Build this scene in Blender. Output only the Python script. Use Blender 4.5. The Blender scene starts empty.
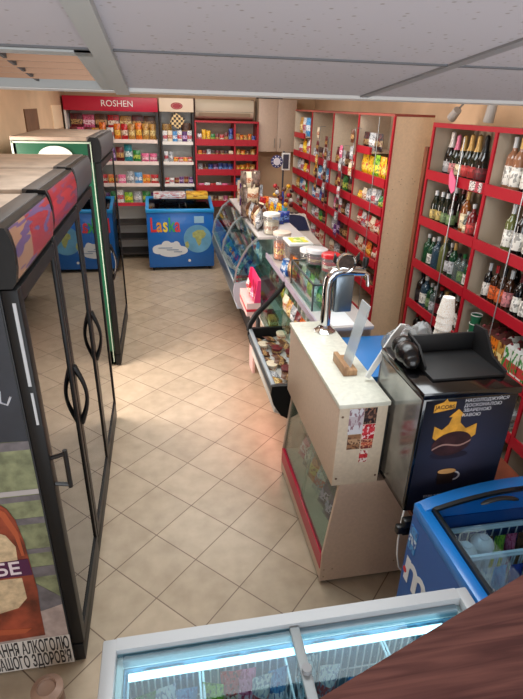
import bpy, bmesh, math, random
from mathutils import Vector, Matrix
random.seed(7)
sc = bpy.context.scene
COL = sc.collection
PI = math.pi

# ------------------------------------------------------------------ helpers
def lin(c):
    c = c / 255.0
    return c / 12.92 if c <= 0.04045 else ((c + 0.055) / 1.055) ** 2.4
def rgb(c):
    return (lin(c[0]), lin(c[1]), lin(c[2]), 1.0)

MATS = {}
def M(name, c, rough=0.5, metal=0.0, noise=0.0, scale=30.0, emit=0.0, coat=0.0, trans=0.0, spec=0.5, bump=0.0):
    if name in MATS: return MATS[name]
    m = bpy.data.materials.new(name); m.use_nodes = True
    nt = m.node_tree; b = nt.nodes['Principled BSDF']
    b.inputs['Base Color'].default_value = rgb(c)
    b.inputs['Roughness'].default_value = rough
    b.inputs['Metallic'].default_value = metal
    b.inputs['Specular IOR Level'].default_value = spec
    b.inputs['Coat Weight'].default_value = coat
    b.inputs['Transmission Weight'].default_value = trans
    if emit:
        b.inputs['Emission Color'].default_value = rgb(c); b.inputs['Emission Strength'].default_value = emit
    if noise or bump:
        tc = nt.nodes.new('ShaderNodeTexCoord'); n = nt.nodes.new('ShaderNodeTexNoise')
        n.inputs['Scale'].default_value = scale; n.inputs['Detail'].default_value = 4
        nt.links.new(tc.outputs['Object'], n.inputs['Vector'])
        if noise:
            r = nt.nodes.new('ShaderNodeValToRGB')
            a = [max(0, x * (1 - noise)) for x in c]; z = [min(255, x * (1 + noise * .6)) for x in c]
            r.color_ramp.elements[0].position = .3; r.color_ramp.elements[1].position = .7
            r.color_ramp.elements[0].color = rgb(a); r.color_ramp.elements[1].color = rgb(z)
            nt.links.new(n.outputs['Fac'], r.inputs['Fac']); nt.links.new(r.outputs['Color'], b.inputs['Base Color'])
        if bump:
            bp = nt.nodes.new('ShaderNodeBump'); bp.inputs['Strength'].default_value = bump; bp.inputs['Distance'].default_value = .01
            nt.links.new(n.outputs['Fac'], bp.inputs['Height']); nt.links.new(bp.outputs['Normal'], b.inputs['Normal'])
    MATS[name] = m
    return m

def glass(name, tint=(235, 245, 242), ior=1.5, rough=0.0, haze=0.0):
    """thin pane: clear transmission, reflection rising towards grazing view (same from both sides), optionally a hazy film"""
    if name in MATS: return MATS[name]
    m = bpy.data.materials.new(name); m.use_nodes = True
    nt = m.node_tree; nt.nodes.clear(); N = nt.nodes.new; L = nt.links.new
    o = N('ShaderNodeOutputMaterial'); mx = N('ShaderNodeMixShader'); t = N('ShaderNodeBsdfTransparent'); g = N('ShaderNodeBsdfGlossy')
    t.inputs['Color'].default_value = rgb(tint); g.inputs['Roughness'].default_value = rough
    ge = N('ShaderNodeNewGeometry'); d = N('ShaderNodeVectorMath'); d.operation = 'DOT_PRODUCT'; L(ge.outputs['Incoming'], d.inputs[0]); L(ge.outputs['Normal'], d.inputs[1])
    def mth(op, a, b):
        n = N('ShaderNodeMath'); n.operation = op
        for k, v in enumerate((a, b)):
            if v is None: continue
            if isinstance(v, (int, float)): n.inputs[k].default_value = v
            else: L(v, n.inputs[k])
        return n.outputs[0]
    r0 = ((ior-1)/(ior+1))**2
    f = mth('ADD', mth('MULTIPLY', mth('POWER', mth('SUBTRACT', 1.0, mth('ABSOLUTE', d.outputs['Value'], None)), 5.0), 1-r0), r0)
    L(f, mx.inputs[0])
    if haze:
        df = N('ShaderNodeBsdfDiffuse'); df.inputs['Color'].default_value = rgb((235, 240, 242)); h = N('ShaderNodeMixShader'); h.inputs[0].default_value = haze
        L(t.outputs[0], h.inputs[1]); L(df.outputs[0], h.inputs[2]); L(h.outputs[0], mx.inputs[1])
    else:
        L(t.outputs[0], mx.inputs[1])
    L(g.outputs[0], mx.inputs[2]); L(mx.outputs[0], o.inputs[0])
    MATS[name] = m
    return m

def wood(name, c1, c2, scale=(3, 40, 40), rough=.45):
    if name in MATS: return MATS[name]
    m = bpy.data.materials.new(name); m.use_nodes = True
    nt = m.node_tree; b = nt.nodes['Principled BSDF']; N = nt.nodes.new; L = nt.links.new
    tc = N('ShaderNodeTexCoord'); mp = N('ShaderNodeMapping'); mp.inputs['Scale'].default_value = scale
    n = N('ShaderNodeTexNoise'); n.inputs['Scale'].default_value = 1; n.inputs['Detail'].default_value = 6; n.inputs['Distortion'].default_value = .6
    r = N('ShaderNodeValToRGB'); r.color_ramp.elements[0].position = .35; r.color_ramp.elements[1].position = .68
    r.color_ramp.elements[0].color = rgb(c1); r.color_ramp.elements[1].color = rgb(c2)
    L(tc.outputs['Object'], mp.inputs[0]); L(mp.outputs[0], n.inputs['Vector']); L(n.outputs['Fac'], r.inputs[0]); L(r.outputs[0], b.inputs['Base Color'])
    b.inputs['Roughness'].default_value = rough
    MATS[name] = m
    return m

def packmat(name, c1, c2, c3, lo=.3, hi=.62, axis='Z', blob=9.0, rough=.35):
    """printed wrapper: ground colour, a band of a second colour, blobs of a third"""
    if name in MATS: return MATS[name]
    m = bpy.data.materials.new(name); m.use_nodes = True
    nt = m.node_tree; b = nt.nodes['Principled BSDF']; N = nt.nodes.new; L = nt.links.new
    tc = N('ShaderNodeTexCoord'); sp = N('ShaderNodeSeparateXYZ'); L(tc.outputs['Generated'], sp.inputs[0])
    r = N('ShaderNodeValToRGB'); cr = r.color_ramp; cr.interpolation = 'CONSTANT'
    cr.elements[0].position = 0; cr.elements[0].color = rgb(c1)
    cr.elements[1].position = lo; cr.elements[1].color = rgb(c2)
    e = cr.elements.new(hi); e.color = rgb(c1)
    L(sp.outputs[axis], r.inputs[0])
    v = N('ShaderNodeTexNoise'); v.inputs['Scale'].default_value = blob; v.inputs['Detail'].default_value = 1
    oi = N('ShaderNodeObjectInfo'); vm = N('ShaderNodeVectorMath'); vm.operation = 'ADD'
    cb = N('ShaderNodeMath'); cb.operation = 'MULTIPLY'; cb.inputs[1].default_value = 13.7
    L(oi.outputs['Random'], cb.inputs[0]); L(tc.outputs['Generated'], vm.inputs[0]); L(cb.outputs[0], vm.inputs[1]); L(vm.outputs[0], v.inputs['Vector'])
    g = N('ShaderNodeMath'); g.operation = 'GREATER_THAN'; g.inputs[1].default_value = .56; L(v.outputs['Fac'], g.inputs[0])
    mx = N('ShaderNodeMix'); mx.data_type = 'RGBA'; L(g.outputs[0], mx.inputs[0]); L(r.outputs[0], mx.inputs[6]); mx.inputs[7].default_value = rgb(c3)
    L(mx.outputs[2], b.inputs['Base Color']); b.inputs['Roughness'].default_value = rough
    MATS[name] = m
    return m

class B:
    """collects shapes (world or local coordinates) into one mesh object"""
    def __init__(s): s.bm = bmesh.new()
    def _join(s, t, m):
        for f in t.faces: f.material_index = m
        me = bpy.data.meshes.new('tmp'); t.to_mesh(me); t.free(); s.bm.from_mesh(me); bpy.data.meshes.remove(me); return s
    def box(s, x0, x1, y0, y1, z0, z1, m=0, bev=0.0):
        t = bmesh.new(); bmesh.ops.create_cube(t, size=1)
        bmesh.ops.transform(t, matrix=Matrix.Translation(((x0+x1)/2, (y0+y1)/2, (z0+z1)/2)) @ Matrix.Diagonal((abs(x1-x0), abs(y1-y0), abs(z1-z0), 1)), verts=t.verts)
        if bev: bmesh.ops.bevel(t, geom=t.edges[:], offset=bev, segments=2, affect='EDGES', profile=.5)
        return s._join(t, m)
    def cyl(s, p0, p1, r0, r1=None, n=14, m=0):
        r1 = r0 if r1 is None else r1
        p0 = Vector(p0); p1 = Vector(p1); d = p1 - p0
        t = bmesh.new(); bmesh.ops.create_cone(t, segments=n, radius1=r0, radius2=r1, depth=d.length, cap_ends=True)
        q = Vector((0, 0, 1)).rotation_difference(d.normalized()).to_matrix().to_4x4()
        bmesh.ops.transform(t, matrix=Matrix.Translation((p0+p1)/2) @ q, verts=t.verts)
        return s._join(t, m)
    def lathe(s, prof, o=(0, 0, 0), n=16, m=0):
        t = bmesh.new(); rings = []
        for r, z in prof:
            if r < 1e-5: rings.append([t.verts.new((o[0], o[1], o[2]+z))])
            else: rings.append([t.verts.new((o[0]+r*math.cos(2*PI*i/n), o[1]+r*math.sin(2*PI*i/n), o[2]+z)) for i in range(n)])
        for a, b in zip(rings, rings[1:]):
            for i in range(n):
                j = (i+1) % n
                if len(a) == 1 and len(b) == 1: continue
                if len(a) == 1: t.faces.new((a[0], b[j], b[i]))
                elif len(b) == 1: t.faces.new((a[i], a[j], b[0]))
                else: t.faces.new((a[i], a[j], b[j], b[i]))
        bmesh.ops.recalc_face_normals(t, faces=t.faces)
        return s._join(t, m)
    def prism(s, poly, axis, a0, a1, m=0):
        """poly of 2-D points extruded along axis: 'x' (points y,z), 'y' (x,z), 'z' (x,y)"""
        def P(p, a): return {'x': (a, p[0], p[1]), 'y': (p[0], a, p[1]), 'z': (p[0], p[1], a)}[axis]
        t = bmesh.new(); A = [t.verts.new(P(p, a0)) for p in poly]; C = [t.verts.new(P(p, a1)) for p in poly]
        t.faces.new(A); t.faces.new(C[::-1]); n = len(poly)
        for i in range(n): t.faces.new((A[i], C[i], C[(i+1) % n], A[(i+1) % n]))
        bmesh.ops.recalc_face_normals(t, faces=t.faces)
        return s._join(t, m)
    def sheet(s, pts, axis, a0, a1, th=.004, m=0):
        """a curved sheet: an open polyline extruded along axis with thickness"""
        n = len(pts); off = []
        for i in range(n):
            p = Vector(pts[max(i-1, 0)]); q = Vector(pts[min(i+1, n-1)]); d = (q-p).normalized(); off.append((pts[i][0]-d.y*th, pts[i][1]+d.x*th))
        return s.prism(list(pts)+off[::-1], axis, a0, a1, m)
    def tube(s, pts, r, n=8, m=0):
        t = bmesh.new(); rings = []; pts = [Vector(p) for p in pts]; k = len(pts); nrm = None
        for i, p in enumerate(pts):
            d = (pts[min(i+1, k-1)] - pts[max(i-1, 0)]).normalized()
            if nrm is None: nrm = d.orthogonal().normalized()
            nrm = (nrm - d*nrm.dot(d)).normalized(); bi = d.cross(nrm)
            rr = r[i] if isinstance(r, (list, tuple)) else r
            rings.append([t.verts.new(p + rr*(math.cos(2*PI*j/n)*nrm + math.sin(2*PI*j/n)*bi)) for j in range(n)])
        for a, b in zip(rings, rings[1:]):
            for j in range(n): t.faces.new((a[j], a[(j+1) % n], b[(j+1) % n], b[j]))
        t.faces.new(rings[0][::-1]); t.faces.new(rings[-1])
        bmesh.ops.recalc_face_normals(t, faces=t.faces)
        return s._join(t, m)
    def ball(s, c, r, m=0, sub=2, sc_=(1, 1, 1)):
        t = bmesh.new(); bmesh.ops.create_icosphere(t, subdivisions=sub, radius=1)
        bmesh.ops.transform(t, matrix=Matrix.Translation(c) @ Matrix.Diagonal((r*sc_[0], r*sc_[1], r*sc_[2], 1)), verts=t.verts)
        return s._join(t, m)
    def pillow(s, w, h, d, m=0, seed=0, n=6):
        """a filled foil bag standing on its lower edge: width w along Y, height h, depth d along X"""
        rd = random.Random(seed); t = bmesh.new(); F = []
        for side in (-1, 1):
            g = []
            for i in range(n+1):
                row = []
                for j in range(n+3):
                    u = i/n; v = j/(n+2); bu = math.sin(PI*u)**.6; bv = max(0, math.sin(PI*min(1, max(0, (v-.06)/.88))))**.55
                    wob = 1 + rd.uniform(-.18, .18)
                    row.append(t.verts.new((side*d/2*bu*bv*wob, (u-.5)*w*(1-.06*math.sin(PI*v)), v*h)))
                g.append(row)
            F.append(g)
        for k, g in enumerate(F):
            for i in range(n):
                for j in range(n+2):
                    q = (g[i][j], g[i+1][j], g[i+1][j+1], g[i][j+1]); t.faces.new(q if k else q[::-1])
        bmesh.ops.remove_doubles(t, verts=t.verts, dist=1e-5)
        bmesh.ops.recalc_face_normals(t, faces=t.faces)
        return s._join(t, m)
    def move(s, mat):
        bmesh.ops.transform(s.bm, matrix=mat, verts=s.bm.verts); return s
    def build(s, name, mats, parent=None, flat=False, ang=40):
        me = bpy.data.meshes.new(name)
        bm = s.bm
        o = bpy.data.objects.new(name, me)
        if parent is not None:
            w = wloc(parent); bmesh.ops.translate(bm, vec=-w, verts=bm.verts); o.parent = parent
        else:
            xs = [v.co.x for v in bm.verts]; ys = [v.co.y for v in bm.verts]; zs = [v.co.z for v in bm.verts]
            c = Vector(((min(xs)+max(xs))/2, (min(ys)+max(ys))/2, min(zs))); bmesh.ops.translate(bm, vec=-c, verts=bm.verts); o.location = c
        bm.to_mesh(me); bm.free()
        if not isinstance(mats, (list, tuple)): mats = [mats]
        for m in mats: me.materials.append(m)
        if not flat:
            for p in me.polygons: p.use_smooth = True
            me.set_sharp_from_angle(angle=math.radians(ang))
        COL.objects.link(o)
        return o
def wloc(o):
    v = Vector((0, 0, 0))
    while o is not None: v = v + o.location; o = o.parent
    return v
def tag(o, label, cat, group=None):
    o['label'] = label; o['category'] = cat
    if group: o['group'] = group
    return o
def struct(o): o['kind'] = 'structure'; return o
def thing(name, loc, label, cat, group=None):
    o = bpy.data.objects.new(name, None); o.empty_display_size = .05; o.location = loc; COL.objects.link(o)
    return tag(o, label, cat, group)
def kids(o): return [c for c in bpy.data.objects if c.parent == o]
def dup(o, loc, rot=(0, 0, 0), label=None, group=None, parent=None, ch=None):
    r = o.copy(); COL.objects.link(r)
    if parent is not None: r.parent = parent
    else: r.location = loc; r.rotation_euler = rot
    if label: r['label'] = label
    if group: r['group'] = group
    for c in TREE.get(o.name, ()): dup(c, None, parent=r)
    return r
TREE = {}
def remember(o):
    k = kids(o); TREE[o.name] = k
    for c in k: remember(c)
def word(name, s, size, mat, loc, face, parent=None, bold=0.0, ext=.0006, align='CENTER', sx=1.0, shear=0.0):
    """lettering as a mesh; face '-y' (towards the stairs), '+x' or '-x'; '+z' lies flat"""
    cu = bpy.data.curves.new('t', 'FONT'); cu.body = s; cu.size = size; cu.extrude = ext; cu.align_x = align; cu.align_y = 'CENTER'; cu.offset = bold; cu.shear = shear; cu.resolution_u = 3
    to = bpy.data.objects.new('t', cu); COL.objects.link(to)
    dg = bpy.context.evaluated_depsgraph_get(); dg.update()
    me = bpy.data.meshes.new_from_object(to.evaluated_get(dg)); bpy.data.objects.remove(to); bpy.data.curves.remove(cu)
    rot = {'-y': Matrix.Rotation(PI/2, 4, 'X'), '+x': Matrix.Rotation(PI/2, 4, 'Z') @ Matrix.Rotation(PI/2, 4, 'X'), '-x': Matrix.Rotation(-PI/2, 4, 'Z') @ Matrix.Rotation(PI/2, 4, 'X'), '+z': Matrix.Identity(4)}[face]
    me.transform(rot @ Matrix.Diagonal((sx, 1, 1, 1)))
    o = bpy.data.objects.new(name, me); COL.objects.link(o)
    me.materials.clear(); me.materials.append(mat); o.location = Vector(loc)
    if parent is not None: o.parent = parent; o.location = Vector(loc) - wloc(parent)
    return o
ORD = ['first', 'second', 'third', 'fourth', 'fifth', 'sixth', 'seventh', 'eighth', 'ninth', 'tenth', 'eleventh', 'twelfth', 'thirteenth', 'fourteenth', 'fifteenth', 'sixteenth']

# ------------------------------------------------------------------ materials
beige = M('beige wall paint', (214, 182, 148), .8, noise=.04, scale=4)
lamin = M('cream laminate', (205, 190, 168), .45, noise=.035, scale=60)
lamtop = M('pale laminate top', (214, 214, 200), .35, noise=.05, scale=40)
lampink = M('beige laminate', (206, 182, 162), .45, noise=.03, scale=60)
red = M('red shelf lip', (170, 14, 36), .4)
redd = M('red edge band', (176, 22, 40), .4)
black = M('black plastic', (14, 14, 16), .35)
blackm = M('black metal frame', (13, 14, 16), .45, noise=.2, scale=50, spec=.3)
blackg = M('gloss black', (8, 8, 10), .12, coat=.3)
white = M('white enamel', (232, 232, 228), .35)
whitew = M('white wire', (225, 232, 236), .4)
grey = M('grey plastic', (150, 154, 158), .45)
dgrey = M('dark grey plastic', (62, 66, 72), .45)
greytop = M('dusty beige sheet metal', (168, 150, 134), .55, noise=.12, scale=8)
chrome = M('chrome', (215, 218, 222), .08, metal=1)
steel = M('brushed steel', (170, 172, 172), .35, metal=.8)
clear = glass('clear glass', (240, 247, 245), 1.45)
doorglass = glass('cooler door glass', (120, 130, 128), 3.4)
casegl = glass('display case glass', (225, 240, 238), 1.5)
acryl = glass('clear acrylic', (228, 238, 240), 1.7, .02, .12)
plastic = glass('clear plastic', (238, 242, 242), 1.4, .1, .14)
mesh_plastic = glass('crinkled film', (215, 210, 205), 1.5, .18, .22)
blue = M('bright blue plastic', (22, 122, 205), .3, coat=.2)
dblue = M('deep blue panel', (24, 92, 172), .35)
woodlt = wood('light oak', (150, 112, 78), (186, 148, 108), (60, 8, 8))
woodred = wood('mahogany board', (96, 54, 48), (146, 94, 82), (5, 95, 95), .4)
woodbr = wood('brown post', (92, 46, 30), (138, 78, 52), (40, 40, 5))
rubber = M('black rubber', (18, 18, 18), .6)

# ------------------------------------------------------------------ camera
cam = bpy.data.cameras.new('camera'); co = bpy.data.objects.new('camera', cam); COL.objects.link(co)
R3 = ((0.98310819, -0.1811552, 0.02609746), (-0.05503445, -0.4285836, -0.90182443), (0.17455513, 0.88515473, -0.43131383))
mw = Matrix(((R3[0][0], -R3[1][0], -R3[2][0], 0), (R3[0][1], -R3[1][1], -R3[2][1], 0), (R3[0][2], -R3[1][2], -R3[2][2], 2.2587), (0, 0, 0, 1)))
co.matrix_world = mw
cam.sensor_fit = 'VERTICAL'; cam.sensor_height = 36; cam.lens = 508.84 * 36 / 699; cam.clip_start = .02
sc.camera = co

# ------------------------------------------------------------------ the room
def floor_mat():
    m = bpy.data.materials.new('beige floor tiles'); m.use_nodes = True
    nt = m.node_tree; b = nt.nodes['Principled BSDF']; N = nt.nodes.new; L = nt.links.new
    tc = N('ShaderNodeTexCoord'); mp = N('ShaderNodeMapping'); mp.vector_type = 'POINT'
    T = .3; ox, oy = .1425, -2.2599
    # u = ((x+ox)-(y+oy))/(sqrt2 T), v = ((x+ox)+(y+oy))/(sqrt2 T): a turn by +45 degrees after the shift
    ad = N('ShaderNodeVectorMath'); ad.operation = 'ADD'; ad.inputs[1].default_value = (ox, oy, 0)
    L(tc.outputs['Object'], ad.inputs[0])
    mp.inputs['Rotation'].default_value = (0, 0, PI/4); mp.inputs['Scale'].default_value = (1/T, 1/T, 1)
    L(ad.outputs[0], mp.inputs[0])
    sp = N('ShaderNodeSeparateXYZ'); L(mp.outputs[0], sp.inputs[0])
    def edge(sock):
        f = N('ShaderNodeMath'); f.operation = 'PINGPONG'; f.inputs[1].default_value = .5; L(sock, f.inputs[0]); return f.outputs[0]
    mn = N('ShaderNodeMath'); mn.operation = 'MINIMUM'; L(edge(sp.outputs[0]), mn.inputs[0]); L(edge(sp.outputs[1]), mn.inputs[1])
    gr = N('ShaderNodeMapRange'); gr.inputs['From Min'].default_value = .006; gr.inputs['From Max'].default_value = .012; L(mn.outputs[0], gr.inputs[0])
    fl = N('ShaderNodeVectorMath'); fl.operation = 'FLOOR'; L(mp.outputs[0], fl.inputs[0])
    wn = N('ShaderNodeTexWhiteNoise'); L(fl.outputs[0], wn.inputs['Vector'])
    n = N('ShaderNodeTexNoise'); n.inputs['Scale'].default_value = 9; n.inputs['Detail'].default_value = 6; L(tc.outputs['Object'], n.inputs['Vector'])
    mx0 = N('ShaderNodeMath'); mx0.operation = 'MULTIPLY_ADD'; mx0.inputs[1].default_value = .25; L(wn.outputs['Value'], mx0.inputs[0]); L(n.outputs['Fac'], mx0.inputs[2])
    cr = N('ShaderNodeValToRGB'); cr.color_ramp.elements[0].position = .35; cr.color_ramp.elements[1].position = .95
    cr.color_ramp.elements[0].color = rgb((164, 149, 127)); cr.color_ramp.elements[1].color = rgb((192, 177, 154)); L(mx0.outputs[0], cr.inputs[0])
    mx = N('ShaderNodeMix'); mx.data_type = 'RGBA'; L(gr.outputs[0], mx.inputs[0]); mx.inputs[6].default_value = rgb((112, 94, 78)); L(cr.outputs[0], mx.inputs[7])
    L(mx.outputs[2], b.inputs['Base Color'])
    b.inputs['Roughness'].default_value = .33
    bp = N('ShaderNodeBump'); bp.inputs['Strength'].default_value = .25; bp.inputs['Distance'].default_value = .002; L(gr.outputs[0], bp.inputs['Height']); L(bp.outputs[0], b.inputs['Normal'])
    return m
XL, XR, YB, YN, ZC = -1.32, 2.46, 8.66, -1.6, 2.72
o = B().box(XL, XR, YN, YB, -.1, 0).build('floor', floor_mat()); struct(o)
o.data.transform(Matrix.Translation(o.location)); o.location = (0, 0, 0)
struct(B().box(XL, XR, YB, YB+.1, 0, ZC).build('wall_back', beige))
struct(B().box(XR, XR+.1, YN, YB, 0, ZC).build('wall_right', beige))
GY0, GY1 = 3.62, 4.40      # daylight opening between the coolers
b = B().box(XL-.1, XL, YN, GY0, 0, ZC).box(XL-.1, XL, GY1, YB, 0, ZC).box(XL-.1, XL, GY0, GY1, 0, .25).box(XL-.1, XL, GY0, GY1, 2.05, ZC)
struct(b.build('wall_left', beige))
b = B().box(XL-.09, XL-.03, GY0, GY0+.05, .25, 2.05).box(XL-.09, XL-.03, GY1-.05, GY1, .25, 2.05).box(XL-.09, XL-.03, GY0, GY1, .25, .3).box(XL-.09, XL-.03, GY0, GY1, 2.0, 2.05)
wf = struct(b.build('window_1', white)); B().box(XL-.065, XL-.06, GY0+.05, GY1-.05, .3, 2.0).build('pane', clear, wf)
struct(B().box(XL, XR, 1.47, YB, ZC, ZC+.1).build('ceiling', M('white plaster', (225, 215, 200), .8)))
# lowered sloping tile ceiling over the stairs, its far edge about 1.45 m ahead of the camera
SL = math.tan(math.radians(6.0)); YE, ZE = 1.45, 2.287
def zc(y): return ZE + (YE - y) * SL
tile = M('speckled ceiling tile', (184, 181, 187), .85)
nt = tile.node_tree; N = nt.nodes.new; tc = N('ShaderNodeTexCoord'); vo = N('ShaderNodeTexVoronoi'); vo.inputs['Scale'].default_value = 55
no = N('ShaderNodeTexNoise'); no.inputs['Scale'].default_value = 7
gtn = N('ShaderNodeMapRange'); gtn.inputs['From Min'].default_value = .10; gtn.inputs['From Max'].default_value = .2
mxx = N('ShaderNodeMix'); mxx.data_type = 'RGBA'; mxx.inputs[6].default_value = rgb((150, 144, 142)); mxx.inputs[7].default_value = rgb((182, 179, 186))
nt.links.new(tc.outputs['Object'], vo.inputs['Vector']); nt.links.new(vo.outputs['Distance'], gtn.inputs[0]); nt.links.new(gtn.outputs[0], mxx.inputs[0]); nt.links.new(mxx.outputs[2], nt.nodes['Principled BSDF'].inputs['Base Color'])
ROW = [1.445, .985, .52, .06, -.4, -.86, -1.32, -1.6]
COLX = [XL, -.70, -.095, .535, 1.14, 1.745, XR]
b = B()
for i in range(len(ROW)-1):
    for j in range(len(COLX)-1):
        if i == 0 and j == 1: continue          # the opening that holds the louvred light
        y1, y0 = ROW[i]-.004, ROW[i+1]+.004; x0, x1 = COLX[j]+.004, COLX[j+1]-.004
        b.prism([(y0, zc(y0)), (y1, zc(y1)), (y1, zc(y1)+.02), (y0, zc(y0)+.02)], 'x', x0, x1)
struct(b.build('ceiling', tile, flat=True))
gridm = M('ceiling grid', (168, 172, 172), .5); gridd = M('dark grid gap', (96, 98, 102), .6); gridw = M('edge trim white', (206, 206, 204), .5)  # darker grey for the thin grid lines and cross blades
def bar(x0, x1, y0, y1, dz0, dz1): return B().prism([(y0, zc(y0)+dz0), (y1, zc(y1)+dz0), (y1, zc(y1)+dz1), (y0, zc(y0)+dz1)], 'x', x0, x1)
struct(bar(-.098, -.066, YN, YE, -.012, .012).build('trim_1', gridm))
struct(bar(.524, .546, YN, YE, -.004, .02).build('trim_5', M('ceiling grid thin', (140, 142, 146), .5)))
b = bar(1.136, 1.144, YN, YE, -.003, .02)
for y in ROW[1:-1]: b.prism([(y-.004, zc(y-.004)-.003), (y+.004, zc(y+.004)-.003), (y+.004, zc(y)+.02), (y-.004, zc(y)+.02)], 'x', XL, XR)
struct(b.build('trim_2', gridd))
struct(bar(XL, XR, YE-.03, YE+.004, -.008, .02).build('trim_3', gridw))
struct(B().box(XL, XR, YE, YE+.04, ZE, ZC+.1).build('wall_over_soffit', beige))
# louvred light in the left tile bay
lv = thing('louvred_ceiling_light', (-.4, 1.22, zc(1.22)), 'unlit louvred light panel set in the sloping tile ceiling, above the coolers', 'ceiling light')
cop = M('dull coppery reflector', (140, 104, 78), .4, metal=.3, noise=.12, scale=8)
b = B()
for (x0, x1, y0, y1) in ((-.70, -.10, 1.41, 1.44), (-.70, -.10, .99, 1.02), (-.70, -.675, .99, 1.44), (-.128, -.10, .99, 1.44)):
    b.prism([(y0, zc(y0)-.006), (y1, zc(y1)-.006), (y1, zc(y1)+.02), (y0, zc(y0)+.02)], 'x', x0, x1)
b.build('frame', gridm, lv)
b = B().prism([(1.02, zc(1.02)+.075), (1.41, zc(1.41)+.075), (1.41, zc(1.41)+.085), (1.02, zc(1.02)+.085)], 'x', -.675, -.128); b.build('reflector', cop, lv)
b = B()
for i in range(5):
    y = 1.075 + i*.07; b.prism([(y-.004, zc(y)+.004), (y+.004, zc(y)+.004), (y+.012, zc(y)+.07), (y-.012, zc(y)+.07)], 'x', -.675, -.128)
b.build('louvre_blades', M('copper louvre', (150, 112, 84), .35, metal=.3), lv)
b = B()
for x in (-.54, -.40, -.27): b.prism([(1.02, zc(1.02)+.006), (1.41, zc(1.41)+.006), (1.41, zc(1.41)+.07), (1.02, zc(1.02)+.07)], 'x', x-.003, x+.003)
b.build('cross_blades', gridd, lv)
# things on the left wall over the coolers
tag(B().box(XL, XL+.012, 5.95, 6.55, 1.93, 2.17).build('wall_board', M('brown board', (118, 84, 58), .6, noise=.1, scale=10)), 'dark brown board on the left wall above the green cooler', 'board')
tag(B().box(XL, XL+.01, 7.45, 8.15, 1.92, 2.2).build('wall_sun_patch', M('painted sunlight patch', (252, 226, 190), .6)), 'painted sunlight patch on the left wall near the red sweets sign', 'light patch')  # pale slab standing in for a patch of sunlight on the wall
# exposed light brown corner trim beside the snack rack
struct(B().box(2.09, 2.17, 4.02, 4.07, 0, 2.0).build('trim_4', woodbr))

# ------------------------------------------------------------------ wooden board close to the camera (stair parapet top)
hb = thing('stair_rail', (.75, .1, 0), 'reddish brown wood grained board of the stair railing, nearest the camera', 'railing')
b = B().prism([(-.12, .237), (.86, .571), (1.0, .20), (.02, -.12)], 'z', 1.62, 1.66); o = b.build('rail_board', woodred, hb)
B().box(.60, .66, .05, .11, 0, 1.62).build('post', woodred, hb)

# ------------------------------------------------------------------ drinks coolers on the left
def cooler(y0, y1, xf, depth, top, label, header, side=None, handle='bow', hy=None):
    x0 = xf - depth
    t = thing('drinks_cooler', ((x0+xf)/2, (y0+y1)/2, 0), label, 'drinks cooler')
    b = B(); xi = xf - .05
    b.box(x0, x0+.03, y0+.002, y1-.002, .03, top-.03).box(x0, xi, y0+.002, y0+.03, .03, top-.03).box(x0, xi, y1-.03, y1-.002, .03, top-.03)
    b.box(x0, xi, y0+.002, y1-.002, .03, .16)
    b.build('cabinet', side or M('cooler shell', (44, 46, 50), .4), t)
    B().box(x0-.005, xf-.09, y0+.001, y1-.001, top-.03, top, bev=.004).build('top_panel', greytop, t)
    B().box(xf-.09, xf-.03, y0+.001, y1-.001, top-.035, top+.002, bev=.004).build('top_cap', M('dark grey cap', (78, 74, 72), .5), t)
    for (x, y) in ((x0+.06, y0+.06), (x0+.06, y1-.06), (xf-.12, y0+.06), (xf-.12, y1-.06)): B().cyl((x, y, 0), (x, y, .03), .025).build('foot', rubber, t)
    for z in (.5, .82, 1.14, 1.44): B().box(x0+.03, xi-.04, y0+.03, y1-.03, z, z+.012).build('inner_shelf', M('dim shelf', (70, 74, 78), .5), t)
    # header with a rounded front
    pr = [(xf-.09, top-.035), (xf-.07, top-.001), (xf-.004, top-.004), (xf+.006, top-.03), (xf+.012, top-.07), (xf+.010, top-.125), (xf+.002, top-.165), (xf-.012, top-.185), (xf-.09, top-.185)]
    hd = B().prism(pr, 'y', y0, y1).build('header_box', blackm, t)
    face = [(xf+.001, top-.010), (xf+.008, top-.03), (xf+.014, top-.07), (xf+.012, top-.125), (xf+.005, top-.16)]
    B().sheet(face[::-1], 'y', y0+.025, y1-.015, .002).build('header_sign', header, hd)
    # door
    zt, zb = top-.19, .12
    fr = B().box(xi, xf, y0+.004, y0+.058, zb, zt, bev=.004).box(xi, xf, y1-.04, y1-.004, zb, zt, bev=.004).box(xi, xf, y0+.05, y1-.03, zt-.05, zt).box(xi, xf, y0+.05, y1-.03, zb, zb+.05)
    d = fr.build('door', blackm, t)
    B().box(xf-.018, xf-.008, y0+.055, y1-.037, zb+.048, zt-.048).build('door_glass', doorglass, d)
    if handle == 'bow':
        pts = [(xf-.003+.042*math.sin(PI*k/12), y0+.03, .845+.31*k/12) for k in range(13)]
        B().tube(pts, [.016-.007*math.sin(PI*k/12) for k in range(13)], 8).build('handle', black, d)
    else:
        yy = y0+.025
        B().tube([(xf-.002, yy, 1.10), (xf+.05, yy, 1.115)], .008).tube([(xf+.05, yy, 1.13), (xf+.05, yy, .965)], .009).tube([(xf-.002, yy, .985), (xf+.05, yy, .975)], .008).build('handle', black, d)
    B().box(xf-.05, xf-.004, y0, y1, .012, .115, bev=.004).build('plinth', blackm, t)
    return t
h1 = packmat('header print red blue tan', (136, 44, 50), (142, 40, 50), (92, 70, 110), .34, .9, 'Y', 3, .35)
nt = h1.node_tree; [n for n in nt.nodes if n.type == 'VALTORGB'][0].color_ramp.elements[0].color = rgb((150, 112, 90))
h2 = packmat('header print red', (136, 24, 38), (160, 34, 46), (110, 50, 80), .3, .7, 'Z', 4, .35)
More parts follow.
